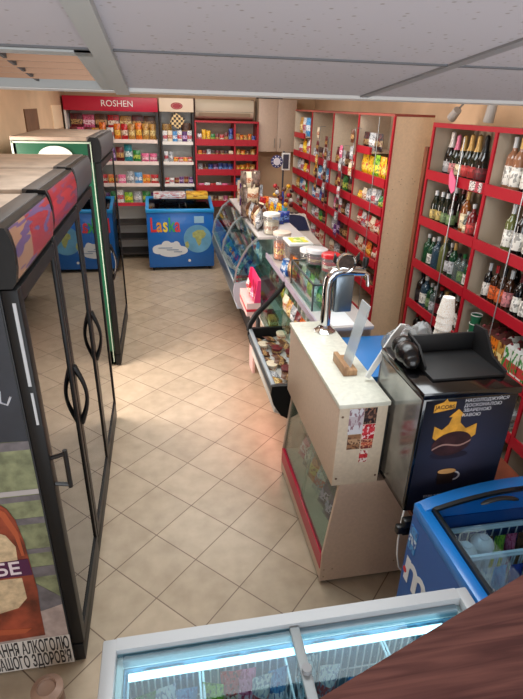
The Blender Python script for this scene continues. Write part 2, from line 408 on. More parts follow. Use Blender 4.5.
c1 = cooler(1.56, 2.168, -.445, .61, 1.93, 'nearest black drinks cooler with a big beer bottle poster on its side', h1, handle='bracket')
c2 = cooler(2.172, 2.86, -.445, .61, 1.945, 'middle black drinks cooler with a red picture header, behind the bottle poster cooler', h2)
c3 = cooler(2.864, 3.56, -.447, .61, 1.955, 'third black drinks cooler with a plain dark header, in front of the green cooler', dgrey)
c4 = cooler(4.45, 5.72, -.468, .645, 2.005, 'tall green sided drinks cooler with black door posts, farthest down the left wall', dgrey, side=M('green enamel', (14, 74, 50), .35))
# pale edging and an oval badge on the green side
b = B().box(-1.11, -.53, 4.443, 4.4505, 1.958, 1.970).box(-.537, -.529, 4.443, 4.4505, .05, 1.972).box(-1.115, -1.10, 4.443, 4.4505, .05, 1.972); b.build('edge_trim', M('pale edging', (166, 184, 166), .4), c4)
t4 = B(); t4.lathe([(0, 0), (1, 0), (1, .004), (0, .004)], n=28); t4.move(Matrix.Translation((-.80, 4.447, 1.86)) @ Matrix.Rotation(PI/2, 4, 'X') @ Matrix.Diagonal((.13, .08, 1, 1))); t4.build('oval_badge', M('badge white', (206, 216, 206), .5), c4)
# the poster on the side of the nearest cooler
def plate(poly, m, d, name, par):
    return B().prism(poly, 'y', 1.5605-d, 1.5605-d+.0008).build(name, m, par, flat=True)
grass = M('printed grass', (122, 128, 98), .4, noise=.25, scale=22)
po = plate([(-1.05, .012), (-.5, .012), (-.5, 1.735), (-1.05, 1.735)], grass, .002, 'poster', c1)
plate([(-1.05, 1.22), (-.5, 1.20), (-.5, 1.735), (-1.05, 1.735)], M('printed dark sky', (44, 50, 60), .4, noise=.2, scale=6), .003, 'printed_sky', po)
rail = M('printed fence rail', (104, 100, 104), .5, noise=.15, scale=25); raill = M('printed lit rail', (168, 164, 164), .5)
b = B()
for (za, zb_) in ((1.20, 1.165), (.86, .83), (.705, .682), (.61, .555)): b.prism([(-1.05, zb_-.006), (-.5, zb_), (-.5, za), (-1.05, za-.004)], 'y', 1.5575, 1.5583)
b.prism([(-.60, .30), (-.5, .36), (-.5, .43), (-.58, .52)], 'y', 1.5575, 1.5583); b.prism([(-1.05, .93), (-.5, .94), (-.5, .965), (-1.05, .955)], 'y', 1.5575, 1.5583); b.build('printed_rails', rail, po, flat=True)
plate([(-1.05, .962), (-.5, .97), (-.5, .992), (-1.05, .985)], raill, .0035, 'printed_lit_rail', po)
plate([(-1.05, .195), (-.5, .195), (-.5, .385), (-.58, .36), (-1.05, .36)], M('printed stone', (168, 152, 146), .5, noise=.12, scale=25), .0032, 'printed_stone', po)
strip = plate([(-1.05, .012), (-.497, .012), (-.497, .195), (-1.05, .195)], M('printed pale strip', (206, 202, 196), .5), .004, 'warning_strip', po)
ink = M('dark print', (40, 38, 40), .5)
word('lettering', 'НАДМІРНЕ СПОЖИВАННЯ АЛКОГОЛЮ', .108, ink, (-.503, 1.556, .143), '-y', strip, .002, align='RIGHT', sx=.30)
word('lettering', "ШКІДЛИВО ДЛЯ ВАШОГО ЗДОРОВ'Я", .108, ink, (-.503, 1.556, .055), '-y', strip, .002, align='RIGHT', sx=.30)
half = [(0, .212), (.175, .216), (.178, .373), (.186, .49), (.182, .593), (.178, .747), (.165, .86), (.145, .915), (.10, .966), (.06, 1.02), (.05, 1.15), (.05, 1.42), (0, 1.42)]
cx = -.765
amber = M('printed amber glass', (132, 62, 44), .3, noise=.42, scale=10)
pb = plate([(cx+a, z) for a, z in half] + [(cx-a, z) for a, z in half[::-1]], amber, .006, 'printed_bottle', po)
cr_ = M('printed cream label', (198, 176, 142), .5, noise=.14, scale=40)
plate([(cx-.13, .65), (cx+.14, .656), (cx+.145, .73), (cx+.12, .79), (cx+.06, .83), (cx-.06, .83), (cx-.13, .78)], cr_, .007, 'bottle_label', pb)
plate([(cx-.14, .57), (cx+.14, .565), (cx+.14, .45), (cx+.10, .40), (cx, .375), (cx-.11, .40), (cx-.14, .45)], cr_, .007, 'bottle_label', pb)
plate([(cx-.175, .575), (cx+.182, .575), (cx+.178, .662), (cx-.178, .655)], M('printed purple band', (74, 26, 66), .4), .0075, 'label_band', pb)
b = B()
b.box(cx+.01, cx+.06, 1.5535, 1.5543, 1.0, 1.10).prism([(cx-.02, 1.30), (cx+.02, 1.30), (cx+.02, 1.38), (cx-.02, 1.38)], 'y', 1.5535, 1.5543); b.build('neck_label', cr_, pb)
plate([(cx-.12, .30), (cx+.13, .27), (cx+.10, .245), (cx-.10, .26)], M('printed amber glow', (170, 84, 54), .35), .0068, 'bottle_glow', pb)
plate([(cx+.06, .93), (cx+.12, .88), (cx+.15, .78), (cx+.158, .68), (cx+.168, .68), (cx+.165, .80), (cx+.138, .90), (cx+.07, .965)], MATS['printed amber glow'], .0068, 'bottle_glow', pb)
for i, (s_, z) in enumerate((('Різдвяне', 1.42), ('світло', 1.32))): word('lettering', s_, .10, M('printed script white', (196, 200, 206), .5), (-.525, 1.5555, z), '-y', po, 0, align='RIGHT', sx=.8, shear=.3) if False else None
word('lettering', 'ЗІБЕ', .088, M('printed silver', (220, 208, 214), .4), (-.618, 1.5515, .617), '-y', pb, .002, align='RIGHT', sx=.9)

b = B()
b.box(-.466, -.456, 1.5605, 1.5636, 1.41, 1.70).box(-.464, -.456, 1.5605, 1.5636, 1.26, 1.385); b.build('silver_highlight', M('silver highlight', (196, 200, 204), .3), c1)  # pale strips with the hinge-side silver's reflected highlights put into the colour
b = B().tube([(-.60, 1.5565, 1.40), (-.575, 1.5565, 1.43), (-.555, 1.5565, 1.40), (-.56, 1.5565, 1.36), (-.54, 1.5565, 1.35), (-.525, 1.5565, 1.38)], .004, 6).tube([(-.66, 1.5565, 1.52), (-.64, 1.5565, 1.46), (-.62, 1.5565, 1.44), (-.60, 1.5565, 1.47)], .004, 6)
b.build('printed_script', M('printed script white', (190, 194, 202), .5), po)
# small capped can standing on the floor by the nearest cooler
t = thing('steel_canister', (-.545, 1.33, 0), 'small brown and steel round canister on the floor beside the bottle poster cooler', 'canister')
B().lathe([(0, 0), (.052, 0), (.057, .01), (.057, .17), (.05, .185)], (-.545, 1.33, 0), 24).build('body', M('brown tin', (120, 92, 78), .35, metal=.3), t)
B().lathe([(.05, .183), (.060, .186), (.060, .204), (.036, .218), (.033, .208), (.02, .206), (0, .206)], (-.545, 1.33, 0), 24).build('lid', M('pale tin lid', (150, 124, 108), .4, metal=.2), t)
#PART2
# ------------------------------------------------------------------ goods: one prototype per kind and print, then copies
PRINTS = {
 'yellow': ((236, 196, 30), (240, 220, 90), (196, 40, 30)), 'orange': ((226, 120, 30), (240, 200, 90), (150, 50, 20)),
 'red': ((196, 24, 34), (236, 220, 200), (120, 14, 24)), 'dark red': ((110, 20, 30), (190, 150, 90), (60, 12, 20)),
 'blue': ((30, 60, 150), (120, 160, 220), (16, 30, 90)), 'light blue': ((90, 160, 210), (230, 236, 240), (40, 100, 170)),
 'green': ((40, 130, 60), (190, 210, 90), (20, 80, 40)), 'lime': ((140, 190, 50), (236, 226, 60), (60, 120, 40)),
 'white': ((226, 224, 218), (190, 60, 60), (150, 160, 180)), 'silver': ((170, 174, 178), (226, 228, 230), (90, 96, 104)),
 'purple': ((90, 44, 110), (210, 180, 220), (54, 26, 80)), 'pink': ((220, 110, 150), (244, 210, 220), (180, 40, 90)),
 'brown': ((104, 64, 40), (190, 150, 100), (66, 36, 24)), 'black': ((28, 26, 28), (150, 130, 90), (90, 20, 26)),
 'gold': ((196, 150, 70), (236, 214, 150), (140, 80, 40)), 'cream': ((222, 206, 176), (180, 110, 70), (230, 220, 200)),
 'teal': ((40, 140, 150), (220, 236, 236), (20, 90, 110)),
}
def pm(k): return packmat('printed ' + k + ' wrapper', *PRINTS[k])
PROTO = {}
_first = set()
def proto(kind, col):
    key = (kind, col)
    if key in PROTO: return PROTO[key]
    b = B(); nm = {'bag': 'snack_bag', 'box': 'carton_box', 'tub': 'plastic_tub', 'bar': 'sweet_packet', 'tin': 'tin_can', 'roll': 'wrapped_roll', 'lolly': 'lollipop'}[kind]
    mats = [pm(col)]
    if kind == 'bag': b.pillow(.15, .21, .07, seed=len(PROTO))
    elif kind == 'bar': b.pillow(.09, .13, .04, seed=len(PROTO), n=4)
    elif kind == 'box': b.box(-.03, .03, -.06, .06, 0, .15, bev=.002)
    elif kind == 'tub': b.lathe([(0, 0), (.045, 0), (.055, .10), (.058, .10), (.058, .115), (0, .118)], n=14)
    elif kind == 'tin': b.lathe([(0, 0), (.032, 0), (.034, .004), (.034, .11), (.032, .116), (.03, .112), (0, .112)], n=14)
    elif kind == 'roll': b.cyl((0, -.07, .03), (0, .07, .03), .03).cyl((0, -.09, .03), (0, -.07, .03), .025, .012).cyl((0, .07, .03), (0, .09, .03), .012, .025)
    elif kind == 'lolly': b.ball((0, 0, .10), .022).cyl((0, 0, 0), (0, 0, .085), .003, n=6)
    o = b.build(nm, mats); o.location = (0, 0, -50); PROTO[key] = o
    return o
def put(kind, col, loc, rz, label, group, s=(1, 1, 1), tilt=0.0, cat=None, roll=0.0):
    p = proto(kind, col)
    if p.name in _first: o = p.copy(); COL.objects.link(o)
    else: _first.add(p.name); o = p
    o.location = Vector(loc) + Vector((0, 0, .0015)); o.rotation_mode = 'ZYX' if False else 'XYZ'; o.rotation_euler = (roll, tilt, rz); o.scale = s
    tag(o, label, cat or {'bag': 'snack bag', 'box': 'box', 'tub': 'tub', 'bar': 'packet', 'tin': 'tin', 'roll': 'packet', 'lolly': 'lollipop'}[kind], group)
    return o
rd = random.Random(11)
WORDS = {'bag': 'bag', 'box': 'box', 'tub': 'tub', 'bar': 'packet', 'tin': 'tin', 'roll': 'roll'}
def row_x(items, x0, x1, y, z, where, group, s=1.0):
    """goods along X on a rack against the back wall, listed from left to right"""
    n = len(items); st = (x1-x0)/n
    for i, it in enumerate(items):
        kind, col = it[0], it[1]; k = it[2] if len(it) > 2 else 1.0
        wid = {'bag': .15, 'box': .12, 'tub': .116, 'bar': .09, 'tin': .068, 'roll': .18}[kind]
        f = min(st*.93/wid, 1.5)
        put(kind, col, (x0+st*(i+.5), y+rd.uniform(-.008, .008), z), PI/2+rd.uniform(-.05, .05), f'{col} {WORDS[kind]}, {ORD[i]} from left, {where}', group, (s*.9, f, s*k*rd.uniform(.94, 1.04)))
def row_y(items, y1, y0, x, z, where, group, s=1.0):
    """goods along the right hand racks, from far (left in the photo) to near"""
    n = len(items); st = (y1-y0)/n
    for i, it in enumerate(items):
        kind, col = it[0], it[1]; k = it[2] if len(it) > 2 else 1.0
        wid = {'bag': .15, 'box': .12, 'tub': .116, 'bar': .09, 'tin': .068, 'roll': .18}[kind]
        f = min(st*.93/wid, 1.4)
        put(kind, col, (x+rd.uniform(-.01, .01), y1-st*(i+.5), z), rd.uniform(-.06, .06), f'{col} {WORDS[kind]}, {ORD[i]} from far end, {where}', group, (s*.9, f, s*k*rd.uniform(.94, 1.04)))

# ------------------------------------------------------------------ red-headed sweets rack on the back wall
t = thing('sweets_rack', (-.64, 8.41, 0), 'white sweets rack under a red sign at the back left', 'rack')
B().box(-1.29, .0, 8.60, 8.63, 0, 2.3).build('back_panel', white, t)
for x in (-1.29, -.025): B().box(x, x+.025, 8.2, 8.60, 0, 2.14).build('upright', M('dark upright', (40, 36, 36), .5) if x > -1 else white, t)
sg = B().box(-1.29, .0, 8.19, 8.6, 2.14, 2.325, bev=.004).build('sign_box', M('crimson sign', (184, 18, 54), .4), t)
word('lettering', 'ROSHEN', .115, M('sign white', (240, 236, 232), .4), (-.56, 8.187, 2.235), '-y', sg)
SHZ = [1.755, 1.455, 1.145, .86]
for z in SHZ:
    s_ = B().box(-1.26, -.03, 8.2, 8.6, z-.02, z).build('shelf', white, t)
    B().box(-1.26, -.03, 8.185, 8.2, z-.03, z+.02).build('price_strip', M('pale price strip', (232, 214, 206), .4) if z > 1 else M('red price strip', (190, 40, 60), .4), s_)
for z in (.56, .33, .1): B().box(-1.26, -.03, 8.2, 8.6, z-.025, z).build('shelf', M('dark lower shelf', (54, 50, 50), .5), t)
G = 'goods on the red signed sweets rack'
row_x([('box', 'dark red'), ('box', 'pink'), ('box', 'dark red'), ('box', 'gold'), ('bag', 'orange'), ('bag', 'white', .7), ('bag', 'orange'), ('bag', 'red'), ('bag', 'gold'), ('bag', 'orange'), ('bag', 'gold'), ('bag', 'gold')], -1.25, -.04, 8.29, SHZ[0], 'top shelf under the red sign', G, 1.1)
row_x([('box', 'dark red'), ('box', 'pink'), ('box', 'brown'), ('box', 'red'), ('box', 'gold'), ('box', 'dark red'), ('box', 'brown')], -1.25, -.04, 8.44, SHZ[0]+.14, 'back row under the red sign', G, 1.3)
row_x([('bag', 'white', .8), ('bag', 'green'), ('bag', 'pink'), ('bag', 'white', .8), ('bag', 'purple'), ('bag', 'dark red', 1.1), ('bag', 'teal', 1.25), ('bag', 'green', .8), ('bag', 'pink', .6), ('bag', 'pink', .6)], -1.25, -.04, 8.28, SHZ[1], 'second shelf under the red sign', G, .95)
row_x([('bar', 'red'), ('bar', 'orange'), ('bar', 'white'), ('bar', 'red'), ('bar', 'dark red'), ('bar', 'pink'), ('bag', 'silver', .9), ('bag', 'light blue', .8), ('bar', 'orange'), ('bar', 'red')], -1.25, -.04, 8.28, SHZ[2], 'third shelf under the red sign', G, 1.0)
row_x([('bar', 'white'), ('bar', 'red'), ('bar', 'purple'), ('bar', 'green'), ('bag', 'white'), ('bag', 'lime', .8), ('bag', 'silver', .9), ('bag', 'green', .9), ('bag', 'purple', .8)], -1.25, -.04, 8.28, SHZ[3], 'bottom shelf under the red sign', G, .95)
# ------------------------------------------------------------------ narrow white rack with a cream sign
t = thing('biscuit_rack', (.27, 8.41, 0), 'narrow white rack under a cream sign with red oval', 'rack')
B().box(.02, .51, 8.60, 8.63, 0, 2.3).build('back_panel', white, t)
for x in (.02, .488): B().box(x, x+.022, 8.22, 8.60, 0, 2.15).build('upright', M('dark upright', (40, 36, 36), .5), t)
sg = B().box(.02, .51, 8.19, 8.6, 2.15, 2.33, bev=.004).build('sign_box', M('cream sign', (226, 206, 182), .5), t)
v = B().lathe([(0, 0), (1, 0), (1, .004), (0, .004)], n=24); v.move(Matrix.Translation((.27, 8.19, 2.23)) @ Matrix.Rotation(PI/2, 4, 'X') @ Matrix.Diagonal((.085, .045, 1, 1))); v.build('oval_emblem', M('emblem red', (160, 44, 54), .5), sg)
b = B()
for k in range(24): a = 2*PI*k/24; b.ball((.27+.066*math.cos(a), 8.185, 2.23+.032*math.sin(a)), .004, sub=1)
b.build('emblem_ring', M('emblem pale', (224, 190, 170), .5), sg)
for z in (1.74, 1.46, 1.145, .84):
    s_ = B().box(.042, .488, 8.2, 8.6, z-.02, z).build('shelf', white, t)
    B().box(.042, .488, 8.185, 8.2, z-.03, z+.015).build('price_strip', M('white price strip', (226, 222, 216), .4), s_)
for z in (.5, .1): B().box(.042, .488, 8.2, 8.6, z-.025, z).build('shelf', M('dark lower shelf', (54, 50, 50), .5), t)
G = 'goods on the cream signed rack'
row_x([('box', 'white'), ('box', 'cream'), ('box', 'light blue'), ('box', 'white'), ('box', 'purple'), ('box', 'white')], .05, .48, 8.28, 1.74, 'top shelf under cream sign', G, 1.05)
row_x([('box', 'gold'), ('box', 'silver'), ('box', 'brown')], .05, .48, 8.44, 1.74, 'back of top shelf under cream sign', G, 1.7)
chk = bpy.data.materials.new('black and gold chequer'); chk.use_nodes = True; nt = chk.node_tree; c_ = nt.nodes.new('ShaderNodeTexChecker'); c_.inputs['Scale'].default_value = 7; c_.inputs[1].default_value = rgb((226, 196, 140)); c_.inputs[2].default_value = rgb((50, 38, 30)); tc = nt.nodes.new('ShaderNodeTexCoord'); nt.links.new(tc.outputs['Generated'], c_.inputs[0]); nt.links.new(c_.outputs[0], nt.nodes['Principled BSDF'].inputs['Base Color'])
o = B().box(-.085, .085, -.006, .006, -.085, .085).move(Matrix.Translation((.27, 8.22, 2.03)) @ Matrix.Rotation(.5, 4, 'Y')).build('chequered_box', chk); tag(o, 'black and gold chequered flat box set askew under the cream sign', 'box')
row_x([('bag', 'white', .8), ('bag', 'silver', .8), ('bar', 'orange', .6), ('bar', 'red', .6), ('bar', 'orange', .6), ('bar', 'red', .6)], .05, .48, 8.28, 1.46, 'second shelf under cream sign', G, .9)
row_x([('bar', 'red', .7), ('bar', 'white', .7), ('bar', 'dark red', .7), ('bar', 'purple', .8), ('bar', 'dark red', .8), ('bar', 'purple', .8)], .05, .48, 8.28, 1.145, 'third shelf under cream sign', G, 1.0)
row_x([('bar', 'white', .7), ('bar', 'pink', .6), ('bag', 'light blue', 1.1)], .05, .48, 8.28, .84, 'bottom shelf under cream sign', G, .95)

# ------------------------------------------------------------------ red and cream rack under the air conditioner
t = thing('chocolate_rack', (1.0, 8.42, 0), 'red and cream two bay rack under the air conditioner', 'rack')
B().box(.53, 1.47, 8.60, 8.63, .3, 2.04).build('back_panel', lamin, t)
for x in (.52, 1.108, 1.46): B().box(x, x+.022, 8.22, 8.60, 0, 2.04).build('upright', redd, t)
B().box(.52, 1.482, 8.2, 8.60, 2.02, 2.045).build('top_board', redd, t)
RZ = [1.735, 1.525, 1.31, 1.075, .84]
for i, z in enumerate(RZ):
    for x0, x1 in ((.542, 1.108), (1.13, 1.46)):
        if x0 > 1 and i > 3: continue
        s_ = B().box(x0, x1, 8.22, 8.6, z-.018, z).build('shelf', lamin, t)
        B().box(x0, x1, 8.2, 8.22, z-.03, z+.06).build('shelf_lip', red, s_)
B().box(.542, 1.46, 8.2, 8.6, .55, .57).build('base_shelf', lamin, t); B().box(.542, 1.46, 8.19, 8.2, .50, .60).build('base_lip', redd, t)
G = 'goods on the red rack under the air conditioner'
W_ = 'left bay below air conditioner'
row_x([('bar', 'white'), ('bag', 'yellow', .95), ('bag', 'yellow', .9), ('bar', 'green'), ('bar', 'dark red', 1.1), ('bar', 'red'), ('bar', 'dark red', 1.2), ('bag', 'blue', 1.0)], .56, 1.1, 8.30, RZ[0], 'top shelf, ' + W_, G, .95)
row_x([('box', 'orange', .8), ('box', 'dark red', .8), ('box', 'silver', .9), ('box', 'black', .8), ('box', 'dark red', .75), ('box', 'brown', .8), ('box', 'black', .75), ('box', 'cream', .7)], .56, 1.1, 8.30, RZ[1], 'second shelf, ' + W_, G, .95)
row_x([('bar', 'silver', 1), ('bar', 'black'), ('bar', 'blue'), ('bar', 'purple'), ('bar', 'blue', 1.1), ('bar', 'blue', 1.1), ('bar', 'blue')], .56, 1.1, 8.30, RZ[2], 'third shelf, ' + W_, G, 1.0)
row_x([('box', 'pink', .5), ('box', 'white', .55), ('box', 'red', .5), ('box', 'white', .6), ('box', 'pink', .5), ('box', 'dark red', .5)], .56, 1.1, 8.30, RZ[3], 'fourth shelf, ' + W_, G, 1.0)
row_x([('bar', 'cream'), ('bar', 'gold'), ('bar', 'cream'), ('bar', 'brown'), ('bar', 'cream'), ('bar', 'pink'), ('bar', 'gold')], .56, 1.1, 8.30, RZ[4], 'fifth shelf, ' + W_, G, .95)
W_ = 'right bay below air conditioner'
row_x([('bag', 'gold', .7), ('bag', 'orange', .65), ('bag', 'gold', .65), ('bag', 'orange', .7), ('bar', 'blue', .9)], 1.14, 1.45, 8.30, RZ[0], 'top shelf, ' + W_, G, .9)
row_x([('bag', 'gold', .7), ('bag', 'orange', .65), ('bag', 'brown', .65), ('bag', 'gold', .7)], 1.14, 1.45, 8.30, RZ[1], 'second shelf, ' + W_, G, .9)
row_x([('bag', 'orange', .65), ('bag', 'yellow', .65), ('bag', 'orange', .75), ('bag', 'gold', .65)], 1.14, 1.45, 8.30, RZ[2], 'third shelf, ' + W_, G, .9)
row_x([('bag', 'light blue', .8), ('bar', 'purple'), ('bar', 'pink'), ('bar', 'blue')], 1.14, 1.45, 8.30, RZ[3], 'fourth shelf, ' + W_, G, .9)
# ------------------------------------------------------------------ air conditioner and wall cupboard
t = thing('air_conditioner', (.98, 8.55, 2.065), 'cream wall mounted air conditioner above the red two bay rack', 'air conditioner')
pr = [(8.66, 2.065), (8.50, 2.065), (8.43, 2.10), (8.40, 2.16), (8.40, 2.28), (8.43, 2.33), (8.66, 2.33)]
B().prism(pr, 'x', .55, 1.43).build('case', M('aged cream plastic', (212, 200, 176), .45), t)
B().prism([(8.434, 2.105), (8.408, 2.15), (8.395, 2.15), (8.423, 2.10)], 'x', .60, 1.38).build('louvre', M('tan louvre', (176, 162, 136), .5), t)
B().box(.56, 1.42, 8.396, 8.402, 2.165, 2.168).build('front_seam', dgrey, t)
for x in (.535, 1.43): B().box(x, x+.015, 8.5, 8.66, 2.05, 2.34).build('side_trim', woodbr, t)
t = thing('wall_cupboard', (1.78, 8.5, 1.62), 'cream two door wall cupboard at the back, right of air conditioner', 'cupboard')
B().box(1.495, 2.08, 8.33, 8.655, 1.62, 2.36).build('carcass', lamin, t)
for x0, x1, hx in ((1.497, 1.786, 1.745), (1.79, 2.078, 1.83)):
    d = B().box(x0, x1, 8.31, 8.33, 1.622, 2.358, bev=.002).build('door', lampink, t)
    B().tube([(hx, 8.31, 1.68), (hx, 8.29, 1.69), (hx, 8.29, 1.80), (hx, 8.31, 1.81)], .005).build('handle', steel, d)
tag(B().box(1.5, 1.86, 8.35, 8.6, 2.36, 2.415).build('storage_tray', M('black tray', (34, 30, 30), .6)), 'flat black tray on top of the cream wall cupboard', 'tray')

# ------------------------------------------------------------------ blue ice cream freezer at the back
t = thing('ice_cream_freezer', (.235, 7.8, 0), 'small blue ice cream freezer at the back with cloud and globe picture', 'freezer')
FX0, FX1, FY = -.245, .715, 7.51
b = B().box(FX0, FX1, FY, 8.10, .05, .86, bev=.012); b.build('body', M('freezer blue', (18, 104, 190), .35, coat=.2), t)
for x in (FX0+.07, FX1-.07):
    for y in (7.57, 8.04): B().cyl((x, y, 0), (x, y, .05), .022).build('foot', rubber, t)
b = B().box(FX0-.005, FX1+.005, FY-.012, FY+.05, .85, .90, bev=.01).box(FX0-.005, FX1+.005, 8.05, 8.11, .94, .99, bev=.01)
for x in (FX0-.005, FX1-.04): b.prism([(FY-.01, .85), (8.11, .85), (8.11, .99), (8.0, .985), (FY+.12, .915), (FY-.01, .90)], 'x', x, x+.045)
b.build('rim', M('rim light blue', (30, 146, 214), .35, coat=.2), t)
B().prism([(FY+.05, .885), (8.06, .965), (8.06, .958), (FY+.05, .878)], 'x', FX0+.04, FX1-.04).build('glass_lid', glass('dark lid glass', (90, 110, 130), 1.6), t)
B().box(.225, .24, FY+.05, 8.05, .89, .93).build('lid_bar', black, t)
B().box(FX0+.045, FX1-.045, FY+.05, 8.05, .861, .866).build('inner_liner', M('freezer inside', (52, 74, 100), .5), t)
pf = FY - .0015
def disc(b, x, z, rx, rz, y, n=24, th=.0012):
    b.prism([(x+rx*math.cos(2*PI*k/n), z+rz*math.sin(2*PI*k/n)) for k in range(n)], 'y', y-th, y)
b = B(); disc(b, .475, .47, .205, .205, pf, 40); gl = b.build('globe_picture', M('globe pale blue', (104, 168, 206), .45, noise=.1, scale=6), t)
b = B()
b.prism([(.40, .56), (.47, .60), (.56, .60), (.60, .54), (.57, .49), (.53, .47), (.52, .40), (.49, .36), (.46, .42), (.44, .48), (.40, .50)], 'y', pf-.0025, pf-.0013); b.prism([(.29, .42), (.33, .44), (.35, .38), (.33, .33), (.29, .36)], 'y', pf-.0025, pf-.0013)
b.build('globe_land', M('globe land', (168, 176, 110), .5, noise=.15, scale=20), gl, flat=True)
b = B()
for i, (x, z, r1, r2) in enumerate(((-.06, .33, .12, .05), (.02, .37, .07, .05), (.12, .34, .11, .06), (.22, .31, .10, .05), (.08, .29, .17, .055), (-.10, .31, .08, .04), (.16, .37, .05, .045))): disc(b, x, .325+(z-.325)*1.3, r1*1.05, r2*1.3, pf-.0004*(i+1))
cl = b.build('cloud_picture', M('cloud white', (216, 222, 226), .5), t)
b = B()
for i, (xa, xb, z) in enumerate(((-.10, .10, .345), (.02, .19, .315), (.12, .24, .285))): b.box(xa, xb, pf-.006, pf-.005, z-.006, z+.006)
b.build('cloud_print', M('cloud print', (130, 150, 176), .5), cl)
for ch, x, c in (('L', -.155, (214, 40, 50)), ('a', -.075, (226, 150, 40)), ('s', .005, (240, 214, 60)), ('k', .085, (60, 170, 90)), ('a', .165, (214, 60, 70))):
    word('lettering', ch, .285, M('letter ' + str(c), c, .4), (x*1.08+.01, pf-.002, .668), '-y', t, .006, sx=.66)
B().box(.43, .57, pf-.001, pf, .70, .80).build('price_sticker', M('sticker blue white', (150, 196, 226), .5), t)
b = B(); disc(b, .345, .15, .02, .02, pf-.001); b.build('lock', white, t)
# two flat cartons on its rear edge
tag(B().box(-.13, .33, 7.78, 8.02, 1.0, 1.075, bev=.003).move(Matrix.Identity(4)).build('flat_carton', packmat('white carton print', (226, 224, 220), (200, 206, 214), (170, 60, 70), .2, .8, 'X', 6)), 'long white carton lying on the blue back freezer', 'carton')
tag(B().box(.345, .66, 7.76, 8.02, 1.0, 1.08, bev=.003).build('flat_carton', packmat('yellow carton print', (226, 178, 50), (236, 204, 90), (170, 110, 30), .3, .6, 'Z', 5)), 'yellow carton lying on the blue back freezer', 'carton')

# ------------------------------------------------------------------ snack rack along the right
SX0, SX1 = 1.93, 2.255
SY = [4.37, 5.19, 5.99, 6.88, 7.76]
t = thing('snack_rack', (2.09, 6.06, 0), 'long red and cream snack rack along the right, cream panel at its near end', 'rack')
ep = B().box(SX0, SX1+.03, 4.352, 4.37, 0, 2.21).build('end_panel', M('light cream panel', (232, 204, 170), .5, noise=.03, scale=60), t)
b = B()
rr = random.Random(5)
for _ in range(26): b.cyl((rr.uniform(1.97, 2.24), 4.3522, z0 := rr.uniform(.7, 1.8)), (0, 0, 0), .004) if False else b.box(*(lambda x, z: (x-.004, x+.004, 4.3505, 4.3522, z-.004, z+.004))(rr.uniform(1.99, 2.24), rr.uniform(.8, 1.75)))
b.build('peg_holes', M('peg hole brown', (188, 160, 132), .7), ep)
B().box(SX0-.004, SX0+.012, 4.348, 4.374, 0, 2.215).build('edge_band', redd, ep)
B().box(SX0, SX1, 7.76, 7.778, 0, 2.21).build('end_panel', lamin, t)
B().box(SX1, SX1+.018, 4.37, 7.76, 0, 2.21).build('back_panel', lamin, t)
B().box(SX0-.005, SX1+.03, 4.35, 7.78, 2.21, 2.228).build('top_board', M('brown red top board', (150, 70, 58), .5), t)
for y in SY[1:-1]:
    d = B().box(SX0, SX1, y-.009, y+.009, 0, 2.21).build('divider', lamin, t); B().box(SX0-.004, SX0+.006, y-.012, y+.012, 0, 2.21).build('edge_band', redd, d)
LV = [1.655, 1.41, 1.16, .92, .67, .35]
for bi in range(4):
    ya, yb = SY[bi]+.012, SY[bi+1]-.012
    for i, z in enumerate(LV):
        s_ = B().box(SX0+.01, SX1, ya, yb, z-.018, z).build('shelf', lamin, t)
        B().box(SX0-.012, SX0+.01, ya, yb, z-.025, z+.05).build('shelf_lip', red, s_)
    if bi in (0, 3):
        ya2, yb2 = (ya+.42, yb) if bi == 0 else (yb-.55, yb)
        s_ = B().box(SX0+.01, SX1, ya2, yb2, 1.885, 1.90).build('shelf', lamin, t); B().box(SX0-.012, SX0+.01, ya2, yb2, 1.875, 1.94).build('shelf_lip', red, s_)
    if bi == 0: B().cyl((SX0-.02, (ya+yb)/2-.15, .3), (SX0-.02, (ya+yb)/2-.15, 2.2), .004, n=8).build('front_rod', steel, t)
BAYN = ['nearest bay of snack rack', 'second bay of snack rack', 'third bay of snack rack', 'farthest bay of snack rack']
LVN = ['top shelf', 'second shelf', 'third shelf', 'fourth shelf', 'fifth shelf', 'lowest shelf']
